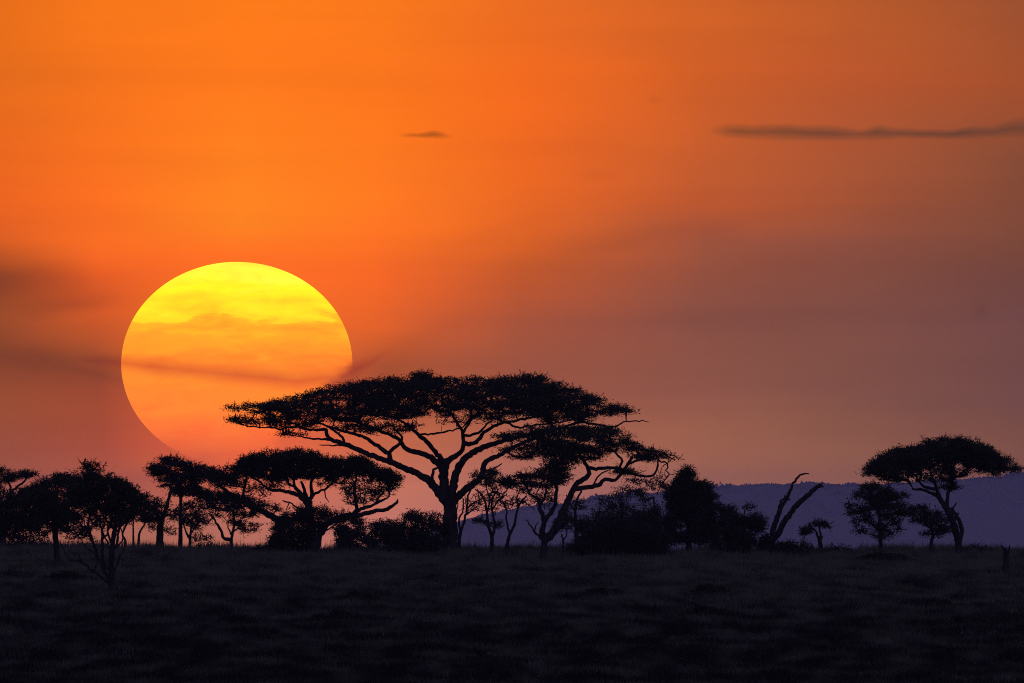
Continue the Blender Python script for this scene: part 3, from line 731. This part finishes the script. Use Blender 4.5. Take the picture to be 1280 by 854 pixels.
# woodland on the hill: many small leafy lumps
def woodland():
    mb = MB(); n = 3000
    x = rng.uniform(-900, 2000, n); y = HD - np.abs(rng.normal(0, 300, n)); y[:2200] = HD + rng.normal(0, 15, 2200)
    z = hill_z(x, y)
    big = (np.sin(x / 71.0) + np.sin(x / 29.0 + 1) + np.sin(x / 12.3 + 2)) / 3
    h = 1.5 + rng.gamma(1.5, 0.9, n) * (0.8 + 2.2 * np.clip(big, 0, 1)); w = h * rng.uniform(1.2, 2.4, n)
    o = np.array([[1, 0, 0], [-1, 0, 0], [0, 1, 0], [0, -1, 0], [0, 0, 1], [0, 0, -1]], float)
    F = np.array([[0, 2, 4, 4], [2, 1, 4, 4], [1, 3, 4, 4], [3, 0, 4, 4], [2, 0, 5, 5], [1, 2, 5, 5], [3, 1, 5, 5], [0, 3, 5, 5]])
    for c in range(16):
        a = rng.uniform(0, 2 * np.pi, n); q = np.sqrt(rng.uniform(0, 1, n))
        cx = x + np.cos(a) * q * w; cy = y + np.sin(a) * q * w; cz = z + h * np.sqrt(1 - 0.9 * q * q) * rng.uniform(0.2, 1.0, n); r = h * rng.uniform(0.12, 0.34, n)
        v = np.stack([cx, cy, cz], 1)[:, None] + o[None] * (r[:, None, None] * rng.uniform(0.5, 1.7, (n, 6, 1)))
        mb.add(v.reshape(-1, 3), (np.arange(n)[:, None, None] * 6 + F[None]).reshape(-1, 4))
    tag(mb.build('hill_woodland', M_WOOD), 'distant bushy woodland covering the hazy hill', 'woodland', kind='stuff')
woodland()

def grass():
    mb = MB()
    def blades(x, y, h, w, per, lean=0.35):
        n = len(x) * per
        X = np.repeat(x, per) + rng.normal(0, 0.16, n); Y = np.repeat(y, per) + rng.normal(0, 0.16, n)
        H = np.repeat(h, per) * rng.uniform(0.55, 1.25, n); W = w * rng.uniform(0.6, 1.3, n)
        Z = ground_z(X, Y) - 0.02
        a = rng.uniform(0, 2 * np.pi, n); L = H * rng.normal(0, lean, n)
        dx, dy = np.cos(a), np.sin(a); b = rng.uniform(-0.7, 0.7, n)
        p0 = np.stack([X - W / 2 * np.cos(b), Y - W / 2 * np.sin(b), Z], 1); p1 = np.stack([X + W / 2 * np.cos(b), Y + W / 2 * np.sin(b), Z], 1)
        p2 = np.stack([X + dx * L, Y + dy * L, Z + H], 1)
        v = np.stack([p0, p1, p2], 1).reshape(-1, 3)
        i = np.arange(n)[:, None] * 3
        mb.add(v, np.concatenate([i, i + 1, i + 2, i + 2], 1))
    def patch(x, y):
        return (np.sin(x / 3.1 + y / 13.0) + np.sin(x / 5.7 - y / 21.0 + 2) + np.sin(x / 1.7 + y / 7.3 + 4) + np.sin(y / 5.0 - x / 9.0)) / 4
    n = 150000
    y = rng.uniform(925, 1600, n); x = rng.uniform(-1, 1, n) * (px(1280, y) + 9)
    p = patch(x, y); keep = rng.uniform(0, 1, n) < 1.0 + 0.25 * p
    x, y, p = x[keep], y[keep], p[keep]
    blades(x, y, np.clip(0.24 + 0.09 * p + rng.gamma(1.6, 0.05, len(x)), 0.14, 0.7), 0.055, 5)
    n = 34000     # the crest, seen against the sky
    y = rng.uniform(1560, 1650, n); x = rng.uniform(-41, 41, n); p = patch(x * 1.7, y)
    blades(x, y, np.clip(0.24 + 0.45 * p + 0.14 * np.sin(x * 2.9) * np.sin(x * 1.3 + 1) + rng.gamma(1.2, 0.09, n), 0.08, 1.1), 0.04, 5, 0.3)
    n = 8000      # tall seed stalks
    y = rng.uniform(1520, 1640, n); x = rng.uniform(-40, 40, n)
    k = patch(x * 0.9 + 7, y) > 0.1; x, y = x[k], y[k]
    blades(x, y, rng.uniform(0.35, 0.75, len(x)) * (1 + 0.7 * np.clip(np.sin(x * 0.9) * np.sin(x * 0.37 + 2), 0, 1)), 0.035, 3, 0.3)
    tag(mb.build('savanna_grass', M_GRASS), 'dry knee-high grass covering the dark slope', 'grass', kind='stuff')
grass()

# ------------------------------------------------------------------ haze
HZ_TOP = 106.0; SIG = 1.6e-5
HX, HY0, HY1, HZ0 = 9000.0, -3100.0, 52500.0, -63.0
def haze():
    v = [(sx, sy, sz) for sx in (-HX, HX) for sy in (HY0, HY1) for sz in (HZ0, HZ_TOP)]
    f = [(0, 1, 3, 2), (4, 6, 7, 5), (0, 4, 5, 1), (2, 3, 7, 6), (0, 2, 6, 4), (1, 5, 7, 3)]
    mb = MB(); mb.add(v, f); m = bpy.data.materials.new('haze_air'); m.use_nodes = True; nt = m.node_tree; nt.nodes.clear()
    out = nt.nodes.new('ShaderNodeOutputMaterial'); pv = nt.nodes.new('ShaderNodeVolumePrincipled')
    pv.inputs['Color'].default_value = (0.74, 0.73, 0.98, 1); pv.inputs['Density'].default_value = SIG; pv.inputs['Anisotropy'].default_value = 0.0
    nt.links.new(pv.outputs[0], out.inputs['Volume'])
    tag(mb.build('haze', m), 'thin dusty evening haze filling the air over the plain', 'haze', kind='stuff')
haze()

# ------------------------------------------------------------------ sky
AIR = np.array([0.062, 0.046, 0.147])        # what the lit haze adds when it is thick (measured)
def s2l(c):
    c = np.asarray(c, float) / 255.0
    return np.where(c <= 0.04045, c / 12.92, ((c + 0.055) / 1.055) ** 2.4)
def behind_haze(c, row):
    el = max((HOR - row) * K, 1e-6)
    L = min(HY1, HZ_TOP / el); T = math.exp(-SIG * L)
    return np.maximum((s2l(c) - AIR * (1 - T)) / T, 0.002)
SKY = {
 0:   {0: (232,110,30), 100: (228,108,30), 200: (238,104,28), 260: (232,98,30), 300: (212,92,36), 345: (146,72,45), 400: (160,80,50), 445: (138,70,45), 500: (150,76,52), 560: (152,80,60), 600: (152,84,70), 655: (158,95,88)},
 130: {0: (250,120,30), 100: (245,115,28), 200: (252,115,28), 300: (248,108,30), 350: (240,98,30), 400: (215,92,36), 450: (160,78,42), 500: (160,75,50), 560: (165,78,55), 600: (162,84,68), 655: (165,98,90)},
 296: {0: (252,122,28), 100: (252,120,28), 200: (255,128,30), 280: (255,132,34), 325: (255,112,25), 400: (250,108,28), 500: (240,100,32), 560: (235,98,40), 600: (205,98,62), 655: (180,108,98)},
 480: {0: (250,120,32), 100: (252,118,28), 200: (255,122,30), 270: (255,120,30), 340: (250,105,32), 400: (225,98,45), 450: (178,85,55), 490: (172,86,62), 560: (190,102,80), 600: (196,115,100), 655: (190,115,112)},
 660: {0: (235,108,38), 100: (240,105,35), 200: (240,105,38), 300: (218,98,43), 350: (190,88,53), 400: (165,83,63), 450: (155,83,68), 500: (152,85,73), 560: (162,97,87), 600: (170,106,101), 655: (165,101,107)},
 880: {0: (208,98,42), 100: (208,95,42), 200: (195,92,50), 250: (188,88,52), 300: (155,82,63), 350: (145,80,66), 400: (135,79,71), 500: (140,85,78), 600: (146,93,91), 655: (140,91,95)},
 1070:{0: (185,90,45), 100: (190,88,48), 200: (170,85,55), 250: (162,82,56), 300: (140,78,65), 400: (125,76,71), 500: (128,81,77), 600: (136,89,89), 655: (130,86,91)},
 1280:{0: (155,80,50), 100: (165,80,48), 200: (130,74,56), 300: (123,72,61), 350: (113,69,65), 400: (112,71,73), 500: (115,75,77), 600: (120,79,85), 655: (115,77,87)},
}
SUN_D = 100000.0
SUN_DIR = np.array([px(296, 1.0), 1.0, pz(455, 1.0)]); SUN_DIR /= np.linalg.norm(SUN_DIR)
def world():
    w = bpy.data.worlds.new('World'); sc.world = w; w.use_nodes = True; nt = w.node_tree; nt.nodes.clear()
    N = nt.nodes.new; Lk = nt.links.new
    out = N('ShaderNodeOutputWorld'); bg = N('ShaderNodeBackground')
    tc = N('ShaderNodeTexCoord'); sep = N('ShaderNodeSeparateXYZ'); Lk(tc.outputs['Generated'], sep.inputs[0])
    def M(op, a, b=None, c=None, clamp=False):
        n = N('ShaderNodeMath'); n.operation = op; n.use_clamp = clamp
        for i, q in enumerate((a, b, c)):
            if q is None: continue
            if isinstance(q, (int, float)): n.inputs[i].default_value = q
            else: Lk(q, n.inputs[i])
        return n.outputs[0]
    Y = M('MAXIMUM', sep.outputs['Y'], 0.05)
    u0 = M('DIVIDE', M('DIVIDE', sep.outputs['X'], Y), K * 640)     # azimuth, -1..1 over about 2.4 degrees
    v0 = M('DIVIDE', M('DIVIDE', sep.outputs['Z'], Y), K * 660)     # elevation, 0 at the horizon
    cmb = N('ShaderNodeCombineXYZ'); Lk(u0, cmb.inputs[0]); Lk(v0, cmb.inputs[1])
    def noise(sx, sy, scale, det=4, seed=0.0, dist=0.0):
        mp = N('ShaderNodeMapping'); mp.inputs['Scale'].default_value = (sx, sy, 1); mp.inputs['Location'].default_value = (seed, seed * 1.7, seed)
        mp.inputs['Rotation'].default_value = (0, 0, 0.02)
        nz = N('ShaderNodeTexNoise'); nz.inputs['Scale'].default_value = scale; nz.inputs['Detail'].default_value = det; nz.inputs['Distortion'].default_value = dist
        Lk(cmb.outputs[0], mp.inputs[0]); Lk(mp.outputs[0], nz.inputs[0])
        return M('SUBTRACT', nz.outputs[0], 0.5)
    u = M('ADD', u0, M('MULTIPLY', noise(0.8, 1.6, 1.6, 5, 3.1), 0.16))
    v = M('ADD', v0, M('ADD', M('MULTIPLY', noise(0.9, 2.2, 1.8, 5, 7.7), 0.10), M('MULTIPLY', noise(1.0, 9.0, 1.4, 3, 1.7), 0.02)))
    prev = None; px_prev = None
    for xk in sorted(SKY):
        st = SKY[xk]; rows = sorted(st)
        rp = N('ShaderNodeValToRGB'); rp.color_ramp.interpolation = 'LINEAR'
        els = sorted([((HOR - r) / 660.0, behind_haze(st[r], r)) for r in rows], key=lambda e: e[0])
        cr = rp.color_ramp
        cr.elements[0].position = els[0][0]; cr.elements[0].color = (*els[0][1], 1)
        cr.elements[1].position = els[-1][0]; cr.elements[1].color = (*els[-1][1], 1)
        for p_, c_ in els[1:-1]:
            e = cr.elements.new(p_); e.color = (*c_, 1)
        Lk(v, rp.inputs[0])
        if prev is None: prev = rp.outputs[0]
        else:
            mr = N('ShaderNodeMapRange'); mr.interpolation_type = 'LINEAR'
            mr.inputs['From Min'].default_value = (px_prev - 640) / 640; mr.inputs['From Max'].default_value = (xk - 640) / 640
            Lk(u, mr.inputs['Value'])
            mx = N('ShaderNodeMix'); mx.data_type = 'RGBA'; Lk(mr.outputs[0], mx.inputs[0]); Lk(prev, mx.inputs[6]); Lk(rp.outputs[0], mx.inputs[7])
            prev = mx.outputs[2]
        px_prev = xk
    # faint level streaks of thin cloud in the glow
    st1 = noise(0.55, 9.0, 1.5, 4, 11.3); st2 = noise(1.2, 3.0, 2.2, 5, 5.9)
    g = M('ADD', 1.0, M('ADD', M('MULTIPLY', st1, 0.20), M('MULTIPLY', st2, 0.16)))
    # small smudge of darker cloud high on the right, and one near the middle
    wu = M('ADD', u0, M('MULTIPLY', noise(1.0, 2.2, 3.0, 6, 21.0, 0.5), 0.12)); wv = M('ADD', v0, M('MULTIPLY', noise(1.2, 3.0, 3.2, 6, 27.0, 0.5), 0.075))
    def smudge(cx, cy, rx, ry, amt, tilt=0.0, soft=False):
        uu, vv = (wu, wv) if soft else (u0, v0)
        vv = M('SUBTRACT', vv, M('MULTIPLY', M('SUBTRACT', uu, (cx - 640) / 640), tilt))
        a = M('DIVIDE', M('SUBTRACT', uu, (cx - 640) / 640), rx / 640.0); b = M('DIVIDE', M('SUBTRACT', vv, (HOR - cy) / 660.0), ry / 660.0)
        r2 = M('ADD', M('MULTIPLY', a, a), M('MULTIPLY', b, b))
        return M('SUBTRACT', 1.0, M('MULTIPLY', M('POWER', 2.718, M('MULTIPLY', r2, -1.0)), amt))
    g = M('MULTIPLY', g, smudge(1226, 387, 9, 14, 0.10))
    g = M('MULTIPLY', g, smudge(818, 125, 8, 5, 0.08))
    for q in ((30, 356, 120, 38, 0.30, -0.05), (85, 378, 60, 12, 0.16, 0.1), (45, 450, 105, 26, 0.24, -0.22), (120, 470, 60, 10, 0.12, -0.4), (480, 455, 70, 26, 0.10, 0.5), (560, 400, 110, 34, 0.04, 0.35),
              (430, 500, 70, 14, 0.15, 0.4), (700, 330, 120, 34, 0.04, 0.25), (850, 290, 120, 12, 0.07, 0.2), (230, 585, 70, 10, 0.12, 0.3), (980, 330, 90, 20, 0.05, 0.1), (620, 290, 70, 14, 0.05, 0.3)):
        g = M('MULTIPLY', g, smudge(*q, soft=True))
    g = M('MULTIPLY', g, smudge(745, 219, 24, 8, 0.06))
    vm = N('ShaderNodeVectorMath'); vm.operation = 'SCALE'; Lk(prev, vm.inputs[0]); Lk(g, vm.inputs['Scale'])
    # dusk sky away from the glow
    sky = N('ShaderNodeTexSky'); sky.sky_type = 'NISHITA'; sky.sun_disc = False
    sky.sun_elevation = math.asin(SUN_DIR[2]); sky.sun_rotation = math.atan2(SUN_DIR[0], SUN_DIR[1]); sky.dust_density = 3.0; sky.air_density = 1.0
    tint = N('ShaderNodeVectorMath'); tint.operation = 'MULTIPLY'; Lk(sky.outputs[0], tint.inputs[0]); tint.inputs[1].default_value = DUSK
    # angular distance from the sun
    dt = N('ShaderNodeVectorMath'); dt.operation = 'DOT_PRODUCT'; Lk(tc.outputs['Generated'], dt.inputs[0]); dt.inputs[1].default_value = tuple(SUN_DIR)
    ang = M('ARCCOSINE', M('MINIMUM', dt.outputs['Value'], 0.9999999))
    mr = N('ShaderNodeMapRange'); mr.interpolation_type = 'SMOOTHSTEP'; Lk(ang, mr.inputs['Value'])
    mr.inputs['From Min'].default_value = R(2.6); mr.inputs['From Max'].default_value = R(9); mr.inputs['To Min'].default_value = 0; mr.inputs['To Max'].default_value = 1
    mx = N('ShaderNodeMix'); mx.data_type = 'RGBA'; Lk(mr.outputs[0], mx.inputs[0]); Lk(vm.outputs[0], mx.inputs[6]); Lk(tint.outputs[0], mx.inputs[7])
    Lk(mx.outputs[2], bg.inputs[0]); bg.inputs[1].default_value = 1.0; Lk(bg.outputs[0], out.inputs[0])
DUSK = (0.295, 0.252, 0.60)
world()

# ------------------------------------------------------------------ sun disc and clouds
def sun_disc():
    rx = 144.5 * K * SUN_D; rz = 127.5 * K * SUN_D
    n1, n2 = 96, 160
    th = np.linspace(0, np.pi, n1 + 1); ph = np.linspace(0, 2 * np.pi, n2, endpoint=False)
    T, Pp = np.meshgrid(th, ph, indexing='ij')
    v = np.stack([rx * np.sin(T) * np.cos(Pp), rx * np.sin(T) * np.sin(Pp), rz * np.cos(T)], -1).reshape(-1, 3)
    i = np.arange(n1)[:, None] * n2; j = np.arange(n2)[None]; j2 = (j + 1) % n2
    f = np.stack([i + j, i + n2 + j, i + n2 + j2, i + j2], -1).reshape(-1, 4)
    m = bpy.data.materials.new('sunlight_disc'); m.use_nodes = True; nt = m.node_tree; nt.nodes.clear(); N = nt.nodes.new; Lk = nt.links.new
    out = N('ShaderNodeOutputMaterial'); em = N('ShaderNodeEmission'); tr = N('ShaderNodeBsdfTransparent'); mix = N('ShaderNodeMixShader')
    tc = N('ShaderNodeTexCoord'); sc_ = N('ShaderNodeVectorMath'); sc_.operation = 'DIVIDE'; Lk(tc.outputs['Object'], sc_.inputs[0]); sc_.inputs[1].default_value = (rx, rx, rz)
    sep = N('ShaderNodeSeparateXYZ'); Lk(sc_.outputs[0], sep.inputs[0])
    def M(op, a, b=None):
        n = N('ShaderNodeMath'); n.operation = op
        for i_, q in enumerate((a, b)):
            if q is None: continue
            if isinstance(q, (int, float)): n.inputs[i_].default_value = q
            else: Lk(q, n.inputs[i_])
        return n.outputs[0]
    flat = N('ShaderNodeCombineXYZ'); Lk(sep.outputs['X'], flat.inputs[0]); Lk(sep.outputs['Z'], flat.inputs[2])
    def noise(s, scale, det, seed, dist=0.0):
        mp = N('ShaderNodeMapping'); mp.inputs['Scale'].default_value = s; mp.inputs['Location'].default_value = (seed,) * 3
        nz = N('ShaderNodeTexNoise'); nz.inputs['Scale'].default_value = scale; nz.inputs['Detail'].default_value = det; nz.inputs['Distortion'].default_value = dist
        Lk(flat.outputs[0], mp.inputs[0]); Lk(mp.outputs[0], nz.inputs[0]); return M('SUBTRACT', nz.outputs[0], 0.5)
    n1_ = noise((1.0, 1, 3.2), 2.0, 6, 4.2, 0.3); n2_ = noise((1.3, 1, 5.0), 2.0, 5, 9.1, 0.4)
    v_ = M('ADD', sep.outputs['Z'], M('ADD', M('MULTIPLY', n1_, 0.42), M('MULTIPLY', n2_, 0.30)))
    t = M('MULTIPLY', M('ADD', v_, 1.0), 0.5)
    rp = N('ShaderNodeValToRGB'); rp.color_ramp.interpolation = 'EASE'; cr = rp.color_ramp  # reddening by the air is put into the disc's emission colours
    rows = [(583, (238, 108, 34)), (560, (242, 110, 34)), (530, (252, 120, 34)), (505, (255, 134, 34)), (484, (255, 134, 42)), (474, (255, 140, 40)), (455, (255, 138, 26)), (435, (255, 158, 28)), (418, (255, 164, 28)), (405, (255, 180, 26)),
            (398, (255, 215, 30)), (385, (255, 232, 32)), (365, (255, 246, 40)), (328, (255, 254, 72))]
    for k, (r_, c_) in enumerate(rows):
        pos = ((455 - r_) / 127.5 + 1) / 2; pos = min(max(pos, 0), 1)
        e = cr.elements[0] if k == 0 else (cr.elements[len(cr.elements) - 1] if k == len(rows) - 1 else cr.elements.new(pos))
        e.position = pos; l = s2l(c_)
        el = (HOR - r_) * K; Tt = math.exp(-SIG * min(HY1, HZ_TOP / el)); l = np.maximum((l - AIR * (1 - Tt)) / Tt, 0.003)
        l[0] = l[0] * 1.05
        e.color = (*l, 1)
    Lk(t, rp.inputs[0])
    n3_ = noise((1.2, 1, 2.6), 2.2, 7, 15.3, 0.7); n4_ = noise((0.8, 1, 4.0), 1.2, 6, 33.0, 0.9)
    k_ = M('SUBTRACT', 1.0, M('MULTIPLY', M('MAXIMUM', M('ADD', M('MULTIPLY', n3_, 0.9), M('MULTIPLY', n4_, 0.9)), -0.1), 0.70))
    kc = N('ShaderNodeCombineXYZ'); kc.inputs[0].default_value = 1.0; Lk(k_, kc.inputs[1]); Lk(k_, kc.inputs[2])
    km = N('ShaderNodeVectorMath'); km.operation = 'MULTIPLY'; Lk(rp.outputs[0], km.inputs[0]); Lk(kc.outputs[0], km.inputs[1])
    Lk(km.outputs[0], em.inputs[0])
    # dust haze painted as a fade to transparent, lower right and bottom
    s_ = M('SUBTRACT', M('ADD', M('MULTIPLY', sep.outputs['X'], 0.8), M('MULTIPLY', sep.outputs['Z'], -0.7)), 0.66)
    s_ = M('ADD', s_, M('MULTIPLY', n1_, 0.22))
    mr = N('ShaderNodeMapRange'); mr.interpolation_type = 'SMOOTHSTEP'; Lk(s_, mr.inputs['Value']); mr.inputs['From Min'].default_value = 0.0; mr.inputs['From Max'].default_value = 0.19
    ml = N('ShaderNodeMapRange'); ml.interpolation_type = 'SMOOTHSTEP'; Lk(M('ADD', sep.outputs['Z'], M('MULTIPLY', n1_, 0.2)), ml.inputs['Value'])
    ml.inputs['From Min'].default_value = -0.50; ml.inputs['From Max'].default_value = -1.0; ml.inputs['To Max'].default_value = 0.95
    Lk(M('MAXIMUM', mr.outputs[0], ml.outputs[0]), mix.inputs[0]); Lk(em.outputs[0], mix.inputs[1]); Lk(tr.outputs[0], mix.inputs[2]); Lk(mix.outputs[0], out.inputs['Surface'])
    m.cycles.emission_sampling = 'NONE'
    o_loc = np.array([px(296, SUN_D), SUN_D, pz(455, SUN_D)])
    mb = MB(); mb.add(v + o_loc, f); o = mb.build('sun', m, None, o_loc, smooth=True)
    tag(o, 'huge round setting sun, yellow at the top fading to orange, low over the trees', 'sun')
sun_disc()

crng = np.random.default_rng(5)
def cloud(label, prof, tau, col, dist, group=None, wob=0.25, depth_px=9.0, cusp=0.8, dpow=0.7):
    """prof: (x, top, bottom). A lens of faint smoke with a cusped cross-section."""
    prof = np.array(prof, float); s = K * dist
    xs = np.arange(prof[0, 0], prof[-1, 0] + 0.1, 1.5); top = np.interp(xs, prof[:, 0], prof[:, 1]); bot = np.interp(xs, prof[:, 0], prof[:, 2])
    def rough(*oct_):     # smooth random profile: (wavelength in steps, amplitude)
        o = np.zeros(len(xs))
        for wl, a in oct_:
            kx = np.arange(0, len(xs) + wl * 2, wl) * crng.uniform(0.9, 1.1) ; t_ = np.arange(len(xs)) / wl
            ky = crng.normal(0, a, len(kx) + 3); i0 = t_.astype(int); f_ = t_ - i0; f_ = f_ * f_ * (3 - 2 * f_)
            o += ky[i0] * (1 - f_) + ky[i0 + 1] * f_
        return o
    nz = rough((3, .12), (8, .4), (19, .9))
    c = (top + bot) / 2; h = (bot - top) / 2
    nb = rough((9, .4), (23, .6))
    top = top + nz * wob; bot = bot + nb * wob * 0.5; c = c + nb * wob * 0.15
    top = np.minimum(top, c - 0.35 * h - 0.15); bot = np.maximum(bot, c + 0.35 * h + 0.15)
    nd = rough((14, .10), (33, .18))
    D = depth_px * s * np.clip(h / h.max(), 0.05, 1) ** dpow * np.clip(1 + nd, 0.5, 1.4) * np.clip(np.minimum(xs - xs[0], xs[-1] - xs) / 25.0, 0.15, 1)
    tt = np.linspace(-1, 1, 11); ring = []
    up = [(t, (1 - abs(t)) ** cusp) for t in tt]
    loop = [(t, q) for t, q in up] + [(t, -q) for t, q in up[-2:0:-1]]
    m = len(loop); V = []
    for i in range(len(xs)):
        for t, q in loop:
            y = c[i] + t * (bot[i] - c[i]) if t > 0 else (c[i] + t * (c[i] - top[i]))
            V.append((px(xs[i], dist), dist + q * D[i], pz(y, dist)))
    V = np.array(V); n = len(xs)
    i = np.arange(n - 1)[:, None] * m; j = np.arange(m)[None]; j2 = (j + 1) % m
    f = np.stack([i + j, i + j2, i + m + j2, i + m + j], -1).reshape(-1, 4)
    c0 = V[:m].mean(0); c1 = V[-m:].mean(0); k0 = len(V)
    V = np.vstack([V, c0, c1])
    f0 = np.array([[(q + 1) % m, q, k0, k0] for q in range(m)]); f1 = np.array([[(n - 1) * m + q, (n - 1) * m + (q + 1) % m, k0 + 1, k0 + 1] for q in range(m)])
    o0 = V.mean(0)
    mt = bpy.data.materials.new('cloud_smoke'); mt.use_nodes = True; nt = mt.node_tree; nt.nodes.clear()
    out = nt.nodes.new('ShaderNodeOutputMaterial'); va = nt.nodes.new('ShaderNodeVolumeAbsorption')
    va.inputs['Color'].default_value = (*col, 1); va.inputs['Density'].default_value = tau / (2 * depth_px * s)
    nt.links.new(va.outputs[0], out.inputs['Volume'])
    mb = MB(); mb.add(V, f); mb.add(V[list(range(m)) + [k0]], np.array([[(q + 1) % m, q, m, m] for q in range(m)]))
    mb.add(V[list(range((n - 1) * m, n * m)) + [k0 + 1]], np.array([[q, (q + 1) % m, m, m] for q in range(m)]))
    o = mb.build('cloud', mt, None, o0)
    # weld the end caps so that the volume is closed
    import bmesh
    bm = bmesh.new(); bm.from_mesh(o.data); bmesh.ops.remove_doubles(bm, verts=bm.verts, dist=0.01); bmesh.ops.recalc_face_normals(bm, faces=bm.faces)
    if bm.calc_volume(signed=True) < 0: bmesh.ops.reverse_faces(bm, faces=bm.faces)
    bm.to_mesh(o.data); bm.free()
    tag(o, label, 'cloud', group)
cloud('long low strip of dark cloud reaching to the right edge of the sky',
      [(884, 161, 166), (896, 156, 172), (908, 153, 175), (940, 154, 176), (985, 150, 178), (1010, 154, 178), (1050, 157, 178), (1072, 159, 177), (1095, 154, 177), (1120, 159, 174), (1160, 161, 174), (1190, 161, 175), (1212, 155, 175),
       (1240, 156, 174), (1262, 149, 173), (1282, 144, 175), (1330, 144, 172), (1390, 150, 168), (1420, 158, 160)], 0.80, (0.0, 0.42, 0.95), 60000, wob=1.2, cusp=1.1, dpow=0.35)
cloud('tiny ragged scrap of brown cloud alone above the middle of the sky',
      [(494, 168, 170), (503, 166.5, 172), (512, 165, 173), (522, 166, 173), (533, 164.5, 174), (541, 162.5, 173.5), (552, 164, 174), (562, 168, 174), (569, 171, 173)], 0.75, (0.0, 0.1, 0.2), 61000, wob=1.0, cusp=1.0)
cloud('thin dark wisp of cloud crossing the lower half of the sun',
      [(90, 444, 456), (130, 440, 464), (153, 439, 468), (197, 443, 475), (262, 450, 482), (328, 454, 489), (372, 460, 494), (415, 455, 488), (440, 448, 480), (466, 441, 462), (494, 428, 440)], 0.62, (0.55, 0.05, 0.15), 62000, cusp=1.5)
cloud('faint band of cloud across the middle of the sun under its yellow cap',
      [(205, 404, 410), (240, 398, 420), (290, 396, 424), (340, 400, 422), (390, 404, 418), (424, 406, 412)], 0.18, (0.95, 0.1, 0.1), 63000, cusp=1.5, wob=0.8)

# ------------------------------------------------------------------ sun lamp
l = bpy.data.lights.new('sun_lamp', 'SUN'); l.energy = 0.03; l.angle = R(0.5); l.color = (1.0, 0.55, 0.25)
lo = bpy.data.objects.new('sun_lamp', l); COL.objects.link(lo); lo.location = (0, 1200, 60)
from mathutils import Vector
lo.rotation_euler = Vector(SUN_DIR).to_track_quat('Z', 'Y').to_euler()

# ------------------------------------------------------------------ camera
cam = bpy.data.cameras.new('camera'); co = bpy.data.objects.new('camera', cam); COL.objects.link(co); sc.camera = co
cam.sensor_width = 36.0; cam.lens = 18.0 / (640 * K)
cam.clip_start = 1.0; cam.clip_end = 250000.0
co.location = (0, 0, 0); co.rotation_euler = (R(90) + math.atan((HOR - 427) * K), 0, 0)
sc.view_settings.view_transform = 'Standard'; sc.view_settings.look = 'None'; sc.view_settings.exposure = 0; sc.view_settings.gamma = 1
sc.view_settings.use_curve_mapping = False
sc.render.engine = 'CYCLES'
sc.cycles.max_bounces = 4; sc.cycles.diffuse_bounces = 2; sc.cycles.volume_bounces = 0; sc.cycles.transparent_max_bounces = 16
sc.cycles.use_denoising = False
sc.cycles.pixel_filter_type = 'BLACKMAN_HARRIS'; sc.cycles.filter_width = 1.05
